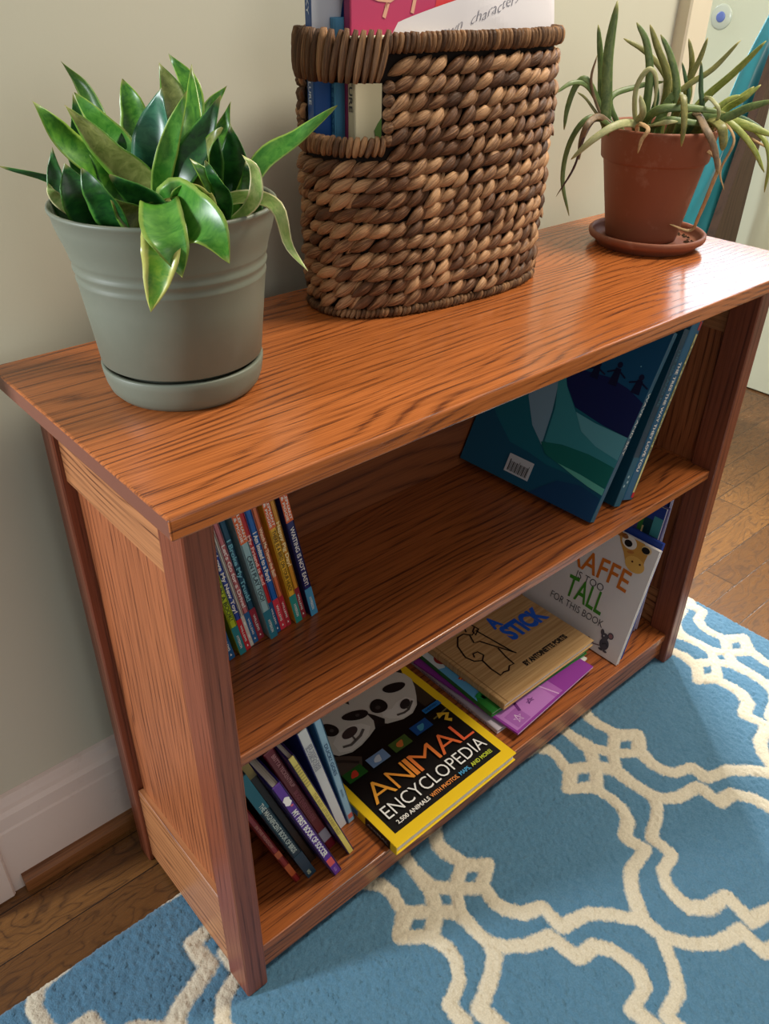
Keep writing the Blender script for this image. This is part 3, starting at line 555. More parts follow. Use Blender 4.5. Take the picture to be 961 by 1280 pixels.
b.done()
b = Book(.006, .222, .213, plain('cover_cobalt', (34, 66, 150), .4, .5, .04), 'cobalt blue picture book directly behind the white giraffe book', G5, upright(.7935, .0575, .213, .006, 14.2)); b.done()
b = Book(.012, .262, .200, plain('cover_patchwork', (84, 78, 132), .4, .5, .08), 'tall patchwork cover in purple, green and teal behind the cobalt book', G5, upright(.838, .078, .200, .012, 9.0)); k = 'front'
b.rect(k, .30, .80, .56, .985, ink((150, 120, 104)), 1); b.rect(k, .56, .78, .82, .97, ink((98, 84, 156)), 2); b.rect(k, .80, .80, .84, .985, ink((60, 130, 60)), 3); b.rect(k, .84, .78, .97, .90, ink((20, 60, 70)), 2); b.rect(k, .86, .90, 1.0, 1.0, ink((30, 60, 140)), 2); b.rect(k, .5, .955, .84, .985, ink((166, 70, 50)), 4)
b.rect(k, .3, .74, 1, .775, ink((200, 150, 80)), 2); b.rect(k, .92, .80, 1, .93, ink((70, 150, 156)), 3); b.oval(k, .70, .90, .008, .008, ink_w, 4); b.rect(k, .84, .78, .855, .84, ink((230, 210, 150)), 5); b.done()
b = Book(.010, .272, .195, plain('cover_lilac_grey', (176, 170, 196), .42, .45, .04), 'lilac grey book standing last against the right side of the bottom shelf', G5, upright(.8785, .0855, .195, .010, 4.5)); b.rect('front', .6, .86, 1, .99, ink((24, 34, 84)), 1); b.rect('front', .9, .9, .98, .97, ink((60, 90, 170)), 2); b.done()
# ------------------------------------------------------------------ potted plants
soil_m = (lambda t: (t.set(color=t.mix(t.noise(t.coord(), 240, 3), srgb(30, 22, 16), srgb(84, 66, 50)), rough=.95, spec=.1), t.bump(t.noise(t.coord(), 300, 3), .8, .003), t.m)[-1])(NT('potting_soil'))
def soil(r, z, parent):
    m = MB(); n = 40; vs = [(0, 0, z + .004)]; fs = []
    for j in range(1, 9):
        for k in range(n): a = 2 * math.pi * k / n; q = r * j / 8; vs.append((q * math.cos(a), q * math.sin(a), z + .004 * (1 - j / 8) + (random.random() - .5) * .003))
    for k in range(n): fs.append((0, 1 + k, 1 + (k + 1) % n))
    for j in range(7):
        for k in range(n): b = 1 + j * n; fs.append((b + k, b + n + k, b + n + (k + 1) % n, b + (k + 1) % n))
    m.add(vs, fs, soil_m, True); return m.build('soil', parent)
def leaf_mat(name, c1, c2, margin, edge=.80, rough=.33):
    t = NT(name); at = t.n('ShaderNodeAttribute', attribute_name='blade'); sep = t.n('ShaderNodeSeparateXYZ'); t.l(at.outputs['Vector'], sep.inputs[0])
    v = t.math('ABSOLUTE', sep.outputs[0]); cb = t.n('ShaderNodeCombineXYZ')
    t.l(t.math('MULTIPLY', sep.outputs[0], 1.4), cb.inputs[0]); t.l(t.math('MULTIPLY', sep.outputs[1], 16), cb.inputs[1]); t.l(t.math('MULTIPLY', sep.outputs[2], 40), cb.inputs[2])
    nz = t.noise(cb.outputs[0], 1.0, 3, .65, .6)
    e = t.ramp(t.math('ADD', v, t.math('MULTIPLY', nz, .12)), [(edge, 0), (edge + .12, 1)])
    col = t.mix(t.ramp(nz, [(.35, 0), (.68, 1)]), c1, c2)
    tip = t.ramp(sep.outputs[1], [(.93, 0), (1.0, 1)])
    t.set(color=t.mix(t.math('MULTIPLY', tip, .6), t.mix(e, col, margin), srgb(170, 160, 90)), rough=rough, spec=.5, sss=0.0)
    MATS[name] = t.m; return t.m
LM = {'g': leaf_mat('leaf_green', srgb(40, 98, 26), srgb(86, 142, 44), srgb(132, 168, 62), .84),
      'd': leaf_mat('leaf_deep_green', srgb(16, 62, 26), srgb(38, 96, 36), srgb(70, 124, 44), .90),
      'l': leaf_mat('leaf_olive', srgb(92, 104, 46), srgb(136, 142, 78), srgb(96, 140, 46), .84),
      't': leaf_mat('leaf_blue_green', srgb(34, 92, 72), srgb(62, 122, 92), srgb(46, 110, 70), .9),
      'b': leaf_mat('leaf_bright_green', srgb(50, 116, 32), srgb(88, 148, 52), srgb(138, 170, 72), .84),
      'y': leaf_mat('leaf_lime', srgb(66, 122, 28), srgb(110, 146, 42), srgb(192, 194, 104), .66),
      'p': leaf_mat('leaf_pale', srgb(132, 166, 84), srgb(180, 194, 122), srgb(214, 210, 156), .8)}
AM = {'g': leaf_mat('aloe_green', srgb(74, 100, 52), srgb(112, 132, 74), srgb(120, 136, 78), .95, .45),
      'o': leaf_mat('aloe_olive', srgb(104, 108, 54), srgb(142, 138, 78), srgb(140, 136, 78), .95, .45),
      'y': leaf_mat('aloe_yellow_green', srgb(116, 134, 52), srgb(160, 166, 84), srgb(164, 166, 88), .95, .45),
      'd': leaf_mat('aloe_dark', srgb(44, 76, 44), srgb(72, 104, 58), srgb(76, 104, 60), .95, .45),
      'p': leaf_mat('aloe_pale', srgb(142, 150, 102), srgb(178, 176, 128), srgb(180, 176, 130), .95, .5),
      'r': leaf_mat('aloe_red_brown', srgb(100, 84, 62), srgb(136, 112, 84), srgb(128, 104, 80), .95, .55),
      'k': leaf_mat('aloe_withered_dark', srgb(58, 38, 36), srgb(84, 58, 52), srgb(80, 56, 50), .95, .6),
      'n': leaf_mat('aloe_dry', srgb(160, 128, 88), srgb(200, 168, 122), srgb(196, 164, 120), .95, .7)}
def smooth_path(P, n):
    P = [np.array(q, float) for q in P]; Q = [2 * P[0] - P[1]] + P + [2 * P[-1] - P[-2]]; seg = len(P) - 1; out = []
    for i in range(n + 1):
        s = min(i / n * seg, seg - 1e-6); k = int(s); f = s - k; a, b, c, d = Q[k:k + 4]
        out.append(.5 * ((2*b) + (c - a) * f + (2*a - 5*b + 4*c - d) * f*f + (3*b - a - 3*c + d) * f**3))
    return np.array(out)
def set_blade(o, data):
    a = o.data.attributes.new('blade', 'FLOAT_VECTOR', 'POINT'); a.data.foreach_set('vector', np.array(data, dtype=np.float32).ravel())
HV = np.array([0.667, 0.745, 0.0])
def blade(pts, wd, mat, parent, root, name='leaf'):
    """broad folded snake-plant leaf"""
    P = smooth_path(pts, 22); n = len(P); vs = []; bl = []; fs = []; rnd = random.random(); NV = 9
    face = -HV + np.array([0, 0, .35]) + rng.normal(0, .28, 3); th = .0011
    t_ = np.gradient(P, axis=0); t_ /= np.linalg.norm(t_, axis=1)[:, None]; L0 = np.linalg.norm(np.diff(P, axis=0), axis=1).sum()
    prof = np.interp(np.linspace(0, 1, n), [0, .2, .45, .6, .78, .9, .97, 1], [.50, .78, 1.0, .97, .68, .34, .12, .015])
    fold = random.uniform(.25, .5)
    wave = random.uniform(0, 6)
    for side in (1, -1):
        for i in range(n):
            b = np.cross(t_[i], face); b /= np.linalg.norm(b); nn = np.cross(b, t_[i])
            for k in range(NV):
                v = -1 + 2 * k / (NV - 1); hw = wd * .60 * prof[i]
                q = P[i] + b * v * hw + nn * (fold * hw * (v * v - .35) + .0012 * math.sin(wave + i * .7 + v)) + nn * side * th * (1 - v * v * .85) * (1 if i < n - 1 else 0)
                vs.append(q); bl.append((v, i / (n - 1), rnd))
    for s in range(2):
        o0 = s * n * NV
        for i in range(n - 1):
            for k in range(NV - 1):
                f = (o0 + i*NV + k, o0 + i*NV + k + 1, o0 + (i+1)*NV + k + 1, o0 + (i+1)*NV + k); fs.append(f if s else f[::-1])
    for i in range(n - 1):
        for k in (0, NV - 1): fs.append((i*NV + k, (i+1)*NV + k, n*NV + (i+1)*NV + k, n*NV + i*NV + k))
    m = MB(); m.add(vs, fs, mat, True); o = m.build(name, parent, origin=root); set_blade(o, bl); return o
def succulent(pts, wd, mat, parent, root, dry=False, name='leaf'):
    """narrow aloe leaf, half-round in section"""
    P = smooth_path(pts, 24); n = len(P); rnd = random.random(); nk = 8; vs = []; bl = []; fs = []
    t_ = np.gradient(P, axis=0); t_ /= np.linalg.norm(t_, axis=1)[:, None]
    prof = np.interp(np.linspace(0, 1, n), [0, .15, .5, .8, .94, 1], [1.0, 1.05, 1.05, .85, .55, .12])
    for i in range(n):
        b = np.cross(t_[i], -HV + np.array([0, 0, .4])); b /= np.linalg.norm(b); nn = np.cross(b, t_[i]); r = wd * .60 * prof[i]
        tw = (i * .35 if dry else 0)
        for k in range(nk):
            g = 2 * math.pi * k / nk + tw; q = P[i] + b * r * math.cos(g) + nn * r * (.22 if dry else (.62 if math.sin(g) < 0 else .25)) * math.sin(g)
            vs.append(q); bl.append((math.cos(g) * .9, i / (n - 1), rnd))
    for i in range(n - 1):
        for k in range(nk): fs.append((i*nk + k, i*nk + (k+1) % nk, (i+1)*nk + (k+1) % nk, (i+1)*nk + k))
    fs += [tuple(range(nk)), tuple(range((n-1)*nk, n*nk))]
    m = MB(); m.add(vs, fs, mat, True); o = m.build(name, parent, origin=root); set_blade(o, bl); return o
# snake plant in the sage pot
PX, PY = .1237, .1898
sage = (lambda t: (t.set(color=t.mix(t.ramp(t.noise(t.coord(), 28, 4, .6), [(.5, 0), (.8, .25)]), srgb(112, 118, 104), srgb(134, 137, 123)), rough=.46, spec=.4), t.m)[-1])(NT('sage_plastic'))
sp = empty('potted_snake_plant', (PX, PY, H), 'bushy dwarf snake plant in a sage green plastic pot on the bookcase', 'plant')
m = MB(); m.lathe([(0, .0001), (.0585, .0001), (.0612, .001), (.0655, .006), (.0680, .013), (.0695, .0215), (.0700, .0272), (.0694, .0282), (.0660, .0284), (.0655, .020), (.0, .018)], sage, 96); m.build('saucer', sp)
m = MB(); m.lathe([(0, .020), (.060, .020), (.0630, .0312), (.0682, .0314), (.0692, .0322), (.0752, .085), (.0768, .0995), (.0774, .1015), (.0778, .1032), (.0770, .1050), (.0774, .1085), (.0786, .1105), (.0790, .1122), (.0782, .1140), (.0784, .1175), (.0794, .1195), (.0799, .121), (.0801, .123), (.0822, .1305), (.0850, .1385), (.0872, .147), (.0884, .1545), (.0898, .1560), (.0902, .1575), (.0897, .1590), (.0880, .1592), (.0866, .1575), (.0845, .145), (.077, .122), (.072, .08)], sage, 110); m.build('pot', sp)
soil(.0765, .128, sp)
SNAKE = [([(0.0884, 0.208, 0.8908), (0.061, 0.2057, 0.9216), (0.0395, 0.2048, 0.9524)], 0.0201, 'g'), ([(0.1085, 0.1766, 0.8854), (0.0845, 0.1847, 0.9158), (0.0584, 0.1946, 0.9491)], 0.0247, 'l'), ([(0.1142, 0.2386, 0.8995), (0.111, 0.2683, 0.9425), (0.1013, 0.2904, 0.9679)], 0.0135, 'g'), ([(0.109, 0.203, 0.9), (0.0955, 0.215, 0.9286), (0.0808, 0.2282, 0.9527)], 0.0198, 'b'), ([(0.1276, 0.2266, 0.8999), (0.1294, 0.2317, 0.9344), (0.1269, 0.2406, 0.9585)], 0.0219, 'g'), ([(0.108, 0.177, 0.8908), (0.1141, 0.1715, 0.9298), (0.1211, 0.1653, 0.9592)], 0.0265, 't'), ([(0.1082, 0.1634, 0.8891), (0.1151, 0.1505, 0.9274), (0.1292, 0.1446, 0.9588)], 0.0131, 'b'), ([(0.1472, 0.1956, 0.9023), (0.1516, 0.2051, 0.9435), (0.1473, 0.2156, 0.9703)], 0.0204, 'l'), ([(0.1622, 0.209, 0.9071), (0.1721, 0.2136, 0.9492), (0.1656, 0.2328, 0.9744)], 0.0169, 'g'), ([(0.112, 0.16, 0.8852), (0.1304, 0.1435, 0.9194), (0.1524, 0.1373, 0.9547)], 0.0224, 'd'), ([(0.1695, 0.2159, 0.9054), (0.1861, 0.2145, 0.9347), (0.2043, 0.2116, 0.9517)], 0.0102, 'g'), ([(0.1751, 0.1975, 0.899), (0.1882, 0.1992, 0.9198), (0.1952, 0.1929, 0.9422)], 0.0118, 'g'), ([(0.1642, 0.1535, 0.8593), (0.1731, 0.159, 0.8967), (0.1748, 0.1641, 0.9311)], 0.0319, 'd'), ([(0.1264, 0.1472, 0.8828), (0.1341, 0.1402, 0.9144), (0.1436, 0.125, 0.9359)], 0.0175, 'l'), ([(0.1326, 0.1282, 0.8693), (0.1317, 0.1222, 0.8944), (0.1169, 0.1287, 0.9171)], 0.0153, 'g'), ([(0.1595, 0.1443, 0.8704), (0.1843, 0.1356, 0.9071), (0.212, 0.1241, 0.9244), (0.234, 0.1045, 0.946)], 0.0134, 'b'), ([(0.146, 0.143, 0.8781), (0.16, 0.117, 0.8868), (0.1628, 0.0876, 0.8833), (0.1651, 0.0789, 0.8578), (0.1753, 0.0698, 0.8386)], 0.009, 'p'), ([(0.1431, 0.1187, 0.8709), (0.1499, 0.0992, 0.8882), (0.1516, 0.0977, 0.9087), (0.1451, 0.1035, 0.9205)], 0.009, 'p'), ([(0.1042, 0.1401, 0.8871), (0.0972, 0.0994, 0.8855), (0.0995, 0.0773, 0.8795), (0.1071, 0.0704, 0.8562)], 0.0308, 'b'), ([(0.0932, 0.1366, 0.8867), (0.0769, 0.1042, 0.8801), (0.0759, 0.0916, 0.8678), (0.0789, 0.089, 0.8477)], 0.0261, 'b'), ([(0.0927, 0.137, 0.8815), (0.0728, 0.1012, 0.8688), (0.0656, 0.1009, 0.8468), (0.0595, 0.1064, 0.8218)], 0.0235, 'y'), ([(0.1133, 0.132, 0.8741), (0.1081, 0.1299, 0.891), (0.1089, 0.1225, 0.9018)], 0.0185, 'b'), ([(0.1194, 0.1198, 0.8809), (0.1148, 0.1173, 0.8936), (0.108, 0.1166, 0.9029)], 0.0157, 'y'), ([(0.0873, 0.1418, 0.8682), (0.0741, 0.147, 0.8797), (0.0621, 0.151, 0.8935)], 0.021, 'l'), ([(0.0612, 0.1787, 0.8675), (0.0492, 0.176, 0.8934), (0.0449, 0.1798, 0.9145)], 0.0235, 'd'), ([(0.0693, 0.158, 0.8704), (0.0566, 0.1559, 0.8934), (0.0491, 0.1627, 0.9134)], 0.0217, 'd'), ([(0.1007, 0.1433, 0.8712), (0.0828, 0.1459, 0.8916), (0.0656, 0.1546, 0.9079)], 0.0251, 'd'), ([(0.0821, 0.2271, 0.8745), (0.0525, 0.2401, 0.8932), (0.023, 0.2531, 0.9034)], 0.0061, 'd'), ([(0.0612, 0.2323, 0.8652), (0.0578, 0.2354, 0.8928), (0.0592, 0.2341, 0.9161)], 0.0123, 'd'), ([(0.056, 0.2101, 0.873), (0.0454, 0.2129, 0.8861), (0.0433, 0.2149, 0.8948)], 0.0083, 'p'), ([(0.0916, 0.2186, 0.8804), (0.0853, 0.2377, 0.9136), (0.0842, 0.2386, 0.951)], 0.0167, 'd'), ([(0.1248, 0.1888, 0.8867), (0.143, 0.1725, 0.9219), (0.1686, 0.2033, 0.9688)], 0.0171, 'g'), ([(0.134, 0.1135, 0.8773), (0.1314, 0.1158, 0.8981), (0.1247, 0.1218, 0.9156)], 0.0132, 'd'), ([(0.1043, 0.2071, 0.8779), (0.1057, 0.206, 0.9079), (0.106, 0.2057, 0.9289)], 0.0224, 'd'), ([(0.1483, 0.1678, 0.8817), (0.1529, 0.1636, 0.9143), (0.1528, 0.1637, 0.9401)], 0.0222, 'd'), ([(0.076, 0.2057, 0.8792), (0.0695, 0.2115, 0.9084), (0.0611, 0.219, 0.9286)], 0.0164, 'd'), ([(0.1624, 0.1283, 0.8674), (0.1648, 0.1261, 0.8921), (0.1632, 0.1276, 0.9105)], 0.0152, 'd')]
def rooted(pts, cx, cy, z, k):
    b = np.array(pts[0]); c = np.array((cx, cy, 0.)); r = c + (b - c) * k; r[2] = z; return [tuple(r)] + list(pts)
for pts, wd, kd in SNAKE: blade(rooted(pts, PX, PY, H + .128, .55), wd, LM[kd], sp, (PX, PY, H))
# aloe in the terracotta pot
AX, AY = .8555, .2075
terra = (lambda t: (t.set(color=t.mix(t.ramp(t.noise(t.coord(), 26, 5, .65), [(.56, 0), (.74, .45)]), t.mix(t.noise(t.coord(), 9, 3), srgb(148, 90, 64), srgb(118, 68, 48)), srgb(176, 140, 120)), rough=.62, spec=.35), t.bump(t.noise(t.coord(), 180, 3), .12, .0008), t.m)[-1])(NT('terracotta'))
s_ = empty('plant_saucer', (.8498, .1945, H), 'terracotta saucer under the aloe pot on the right of the bookcase top', 'saucer')
m = MB(); m.lathe([(0, .0001), (.0655, .0001), (.0672, .0012), (.0700, .0050), (.0745, .0085), (.0775, .0105), (.0790, .0140), (.0789, .0178), (.0768, .0196), (.0738, .0188), (.0720, .0150), (.0700, .0090), (.066, .0062), (0, .0060)], terra, 96); m.build('dish', s_)
m = MB(); r2 = random.Random(3)
for k in range(60):
    a = r2.uniform(-1.7, .6); q = r2.uniform(.052, .066); e = r2.uniform(.001, .003); x, y = q * math.cos(a), q * math.sin(a)
    m.add([(x + e * u, y + e * v, .0064 + e * (.9 if (u or v) == 0 else .2)) for u, v in ((0, 0), (1, 0), (0, 1), (-1, 0), (0, -1))], [(0, 1, 2), (0, 2, 3), (0, 3, 4), (0, 4, 1)], soil_m)
o = m.build('soil_crumbs', s_); o['kind'] = 'stuff'
al = empty('potted_aloe', (AX, AY, H + .0066), 'straggly aloe with thin arching leaves in a terracotta pot on the bookcase', 'plant')
m = MB(); m.lathe([(0, 0), (.0455, 0), (.0478, .0015), (.0490, .006), (.0662, .0995), (.0668, .1010), (.0690, .1018), (.0702, .1035), (.0748, .1385), (.0752, .1410), (.0742, .1428), (.0722, .1430), (.0706, .1400), (.0668, .112), (.060, .09)], terra, 96); m.build('pot', al)
soil(.0655, .124, al)
ALOE = [([(0.7863, 0.2416, 0.869), (0.7816, 0.2459, 0.9038), (0.7776, 0.2494, 0.9538), (0.7791, 0.2481, 1.0054)], 0.012, 'g'), ([(0.7814, 0.246, 0.8836), (0.7802, 0.2605, 0.9392), (0.773, 0.267, 0.9802)], 0.0074, 'g'), ([(0.7809, 0.2465, 0.8777), (0.7573, 0.2542, 0.9186), (0.7592, 0.2525, 0.9488)], 0.0031, 'r'), ([(0.7784, 0.2488, 0.8894), (0.7543, 0.2569, 0.9144), (0.7318, 0.2636, 0.9192), (0.7093, 0.2704, 0.9083)], 0.0053, 'g'), ([(0.7784, 0.2488, 0.8894), (0.7535, 0.2576, 0.9213), (0.7437, 0.2664, 0.9155), (0.7381, 0.2714, 0.8899), (0.7374, 0.272, 0.8642)], 0.0064, 'g'), ([(0.7729, 0.2403, 0.8762), (0.748, 0.2491, 0.8772), (0.7357, 0.2601, 0.8475), (0.734, 0.2617, 0.8048), (0.745, 0.2518, 0.7598)], 0.0057, 'g'), ([(0.7725, 0.2406, 0.8791), (0.7353, 0.2337, 0.8771), (0.7305, 0.2379, 0.8569), (0.7309, 0.2376, 0.8339)], 0.0064, 'r'), ([(0.7693, 0.2434, 0.8761), (0.7334, 0.2354, 0.8627), (0.7269, 0.2412, 0.8242), (0.7134, 0.2533, 0.7886)], 0.0029, 'k'), ([(0.8083, 0.2085, 0.8697), (0.7559, 0.2018, 0.8778), (0.7222, 0.2118, 0.8639), (0.7028, 0.2292, 0.8387)], 0.0081, 'p'), ([(0.8025, 0.254, 0.8958), (0.8441, 0.2436, 0.9103), (0.8694, 0.2209, 0.9166)], 0.0059, 'g'), ([(0.8864, 0.2058, 0.889), (0.8672, 0.2229, 0.9267), (0.8458, 0.2421, 0.9504), (0.8235, 0.2621, 0.9641)], 0.007, 'o'), ([(0.822, 0.2097, 0.8757), (0.819, 0.2124, 0.9272), (0.811, 0.2196, 0.9626), (0.7992, 0.2302, 0.9835)], 0.0085, 'g'), ([(0.8552, 0.2068, 0.8823), (0.8539, 0.208, 0.9229), (0.8395, 0.2209, 0.9561), (0.8288, 0.2305, 0.9808)], 0.0087, 'o'), ([(0.8494, 0.1852, 0.8851), (0.8452, 0.1889, 0.9194), (0.8347, 0.1983, 0.9496), (0.8227, 0.2091, 0.9714)], 0.008, 'g'), ([(0.7947, 0.2073, 0.8811), (0.7913, 0.2104, 0.915), (0.7999, 0.2027, 0.9358), (0.8085, 0.1949, 0.9237), (0.8115, 0.1923, 0.8872)], 0.005, 'p'), ([(0.8994, 0.2076, 0.8939), (0.9024, 0.2048, 0.9235), (0.9001, 0.2069, 0.9436), (0.8938, 0.2125, 0.9648)], 0.007, 'o'), ([(0.8952, 0.1978, 0.8952), (0.8938, 0.1991, 0.9186), (0.8992, 0.1943, 0.9445), (0.9025, 0.1913, 0.9669)], 0.0063, 'o'), ([(0.8587, 0.2037, 0.8912), (0.8743, 0.1897, 0.9148), (0.8949, 0.1713, 0.9337), (0.9151, 0.1532, 0.9659)], 0.0062, 'o'), ([(0.8843, 0.1808, 0.8829), (0.8953, 0.1709, 0.9037), (0.9072, 0.1468, 0.9322), (0.9197, 0.1222, 0.9668)], 0.008, 'y'), ([(0.8548, 0.1535, 0.8882), (0.8505, 0.1573, 0.9163), (0.8461, 0.1612, 0.9452)], 0.0055, 'd'), ([(0.8861, 0.1925, 0.8963), (0.8805, 0.1976, 0.9195), (0.8736, 0.2037, 0.9398)], 0.0045, 'd'), ([(0.8866, 0.1519, 0.8772), (0.8983, 0.1414, 0.892), (0.9011, 0.1254, 0.9035), (0.9148, 0.1132, 0.9198)], 0.0069, 'y'), ([(0.8998, 0.1669, 0.8774), (0.9168, 0.1516, 0.891), (0.9376, 0.133, 0.9147)], 0.0071, 'y'), ([(0.8531, 0.1684, 0.8809), (0.8675, 0.1287, 0.8842), (0.879, 0.105, 0.8973), (0.8916, 0.0803, 0.9072)], 0.0091, 'g'), ([(0.8547, 0.1535, 0.9024), (0.8499, 0.131, 0.8994), (0.8539, 0.1274, 0.8869), (0.8588, 0.1365, 0.874)], 0.0041, 'p'), ([(0.8119, 0.2053, 0.8697), (0.8058, 0.184, 0.8914), (0.8331, 0.1595, 0.8948), (0.8688, 0.1275, 0.89)], 0.0087, 'g'), ([(0.8333, 0.1727, 0.8906), (0.8082, 0.1549, 0.9109), (0.8004, 0.1418, 0.8853), (0.8024, 0.14, 0.8557)], 0.0074, 'o'), ([(0.8569, 0.165, 0.8868), (0.827, 0.1247, 0.8739), (0.8339, 0.1118, 0.8521), (0.8415, 0.105, 0.8246)], 0.0082, 'r'), ([(0.8678, 0.1553, 0.8783), (0.8479, 0.1194, 0.8784), (0.849, 0.1117, 0.8622), (0.8503, 0.1105, 0.8501)], 0.0106, 'o'), ([(0.8744, 0.1493, 0.8814), (0.8784, 0.119, 0.8759), (0.8924, 0.0929, 0.8518), (0.9088, 0.0783, 0.8229)], 0.0071, 'y'), ([(0.8866, 0.1519, 0.8772), (0.892, 0.1202, 0.8775), (0.9109, 0.0764, 0.8653)], 0.0107, 'y'), ([(0.8914, 0.1476, 0.8773), (0.9088, 0.1186, 0.8631), (0.933, 0.0835, 0.8445)], 0.0035, 'n'), ([(0.9193, 0.1495, 0.8778), (0.9161, 0.0986, 0.8634), (0.9205, 0.0812, 0.8357), (0.9235, 0.0785, 0.7965)], 0.0056, 'y'), ([(0.7809, 0.1929, 0.8753), (0.7719, 0.1714, 0.8744), (0.7649, 0.1736, 0.862), (0.7635, 0.1749, 0.8471)], 0.0047, 'n'), ([(0.8662, 0.1299, 0.8785), (0.8637, 0.1052, 0.8616), (0.8572, 0.111, 0.8262), (0.865, 0.1041, 0.8028)], 0.0029, 'n'), ([(0.8545, 0.1135, 0.8351), (0.8521, 0.1156, 0.808), (0.8558, 0.1258, 0.7682), (0.8596, 0.1357, 0.7462), (0.8288, 0.1499, 0.7563)], 0.0043, 'n'), ([(0.805, 0.2115, 0.8681), (0.7922, 0.1961, 0.8883), (0.7872, 0.2006, 0.9078)], 0.008, 'p'), ([(0.8128, 0.1911, 0.8699), (0.8078, 0.1687, 0.8816), (0.8314, 0.1476, 0.8793), (0.8457, 0.1348, 0.8768)], 0.0075, 'g'), ([(0.8169, 0.2009, 0.8684), (0.7947, 0.167, 0.88), (0.8083, 0.1549, 0.8818)], 0.0056, 'p'), ([(0.8569, 0.165, 0.8722), (0.8716, 0.1519, 0.8842), (0.8874, 0.1378, 0.9018), (0.898, 0.1282, 0.9077)], 0.0063, 'y'), ([(0.8348, 0.1982, 0.8701), (0.8405, 0.1932, 0.8965), (0.8496, 0.185, 0.9138)], 0.0095, 'g'), ([(0.8588, 0.1767, 0.8707), (0.877, 0.1604, 0.877), (0.9004, 0.126, 0.8819), (0.9099, 0.0908, 0.8708)], 0.0076, 'd'), ([(0.8252, 0.2068, 0.8699), (0.8294, 0.2031, 0.8991), (0.8253, 0.2067, 0.9189), (0.821, 0.2106, 0.9328)], 0.0056, 'd'), ([(0.7786, 0.2486, 0.8777), (0.763, 0.2626, 0.8991), (0.7539, 0.2707, 0.9066)], 0.0032, 'o')]
for pts, wd, kd in ALOE:
    fallen = kd == 'n' and pts[0][2] < H + .11
    P = pts if fallen else rooted(pts, AX, AY, H + .128, .55 if kd != 'n' else .8)
    succulent(P, wd, AM[kd], al, (AX, AY, H + .0066), kd in 'nk', 'dry_leaf' if kd in 'nk' else 'leaf')
# ------------------------------------------------------------------ woven basket
BX, BY, BA, BB, BR, BN = .4797, .2505, .1500, .0690, -.086, 2.5
BH = .268
def bpt(t, off=0.0, z=0.0):
    c, s = math.cos(t), math.sin(t); k = 1 + .02 * (z / BH - .5) + .012 * math.sin(math.pi * z / BH)
    X = BA * k * math.copysign(abs(c) ** (2 / BN), c); Y = BB * k * math.copysign(abs(s) ** (2 / BN), s)
    nx, ny = math.copysign(abs(c) ** (2 - 2 / BN), c) / BA, math.copysign(abs(s) ** (2 - 2 / BN), s) / BB; l = math.hypot(nx, ny) or 1
    X += nx / l * off; Y += ny / l * off; ca, sa = math.cos(BR), math.sin(BR)
    return np.array((BX + X * ca - Y * sa, BY + X * sa + Y * ca, H + z)), np.array(((nx * ca - ny * sa) / l, (nx * sa + ny * ca) / l, 0.0))
_tt = np.linspace(0, 2 * math.pi, 2881); _pp = np.array([bpt(q)[0][:2] for q in _tt]); _ss = np.concatenate([[0], np.cumsum(np.linalg.norm(np.diff(_pp, axis=0), axis=1))]); PER = _ss[-1]
def tat(s): return float(np.interp(s % PER, _ss, _tt))
HT0, HT1 = 2.80, 4.020                                       # the hand hole, as an angle round the rim
HS0, HS1 = float(np.interp(HT0, _tt, _ss)), float(np.interp(HT1, _tt, _ss))
HZ0, HZ1 = .181, .226
def straw_mat(name, lo, hi):
    t = NT(name); at = t.n('ShaderNodeAttribute', attribute_name='blade'); sep = t.n('ShaderNodeSeparateXYZ'); t.l(at.outputs['Vector'], sep.inputs[0])
    cb = t.n('ShaderNodeCombineXYZ'); t.l(t.math('MULTIPLY', sep.outputs[0], 4.5), cb.inputs[0]); t.l(t.math('MULTIPLY', sep.outputs[1], .8), cb.inputs[1]); t.l(t.math('MULTIPLY', sep.outputs[2], 57), cb.inputs[2])
    nz = t.noise(cb.outputs[0], 1.0, 3, .6)
    f = t.math('ADD', t.math('MULTIPLY', sep.outputs[2], .85), t.math('MULTIPLY', t.math('SUBTRACT', nz, .5), 1.3), True)
    t.set(color=t.ramp(f, [(0, tuple(c * .45 for c in lo)), (.35, lo), (.75, hi), (1, tuple(min(1, c * 1.25) for c in hi))]), rough=.55, spec=.35); t.bump(nz, .9, .0022); return t.m
straw = straw_mat('water_hyacinth', srgb(108, 72, 46), srgb(182, 140, 100)); straw_d = straw_mat('water_hyacinth_wrap', srgb(98, 68, 44), srgb(160, 120, 82))
class Lumps:
    def __init__(s): s.v, s.f, s.b = [], [], []
    def add(s, c, d, nrm, L, Wd, Th, tone, power=1.0, bend=0.0):
        """spindle of straw: centre c, along d, facing nrm"""
        d = d / np.linalg.norm(d); wv = np.cross(nrm, d); wv /= np.linalg.norm(wv); nrm = np.cross(d, wv); base = len(s.v); NS, NK = 7, 8
        for i in range(NS):
            u = -1 + 2 * i / (NS - 1); pr = max(.12, (1 - abs(u) ** 2.2)) ** power
            for k in range(NK):
                g = 2 * math.pi * k / NK
                s.v.append(c + d * (u * L / 2) + wv * (Wd / 2 * pr * math.cos(g)) + nrm * (Th / 2 * pr * math.sin(g) - bend * u * u)); s.b.append((math.cos(g) + .3 * math.sin(g), u, tone))
        for i in range(NS - 1):
            for k in range(NK): s.f.append((base + i*NK + k, base + i*NK + (k+1) % NK, base + (i+1)*NK + (k+1) % NK, base + (i+1)*NK + k))
        s.f += [tuple(base + k for k in range(NK)), tuple(base + (NS-1)*NK + k for k in range(NK))]
    def build(s, name, mat, parent, origin):
        m = MB(); m.add(s.v, s.f, mat, True); o = m.build(name, parent, origin=origin); set_blade(o, s.b); return o
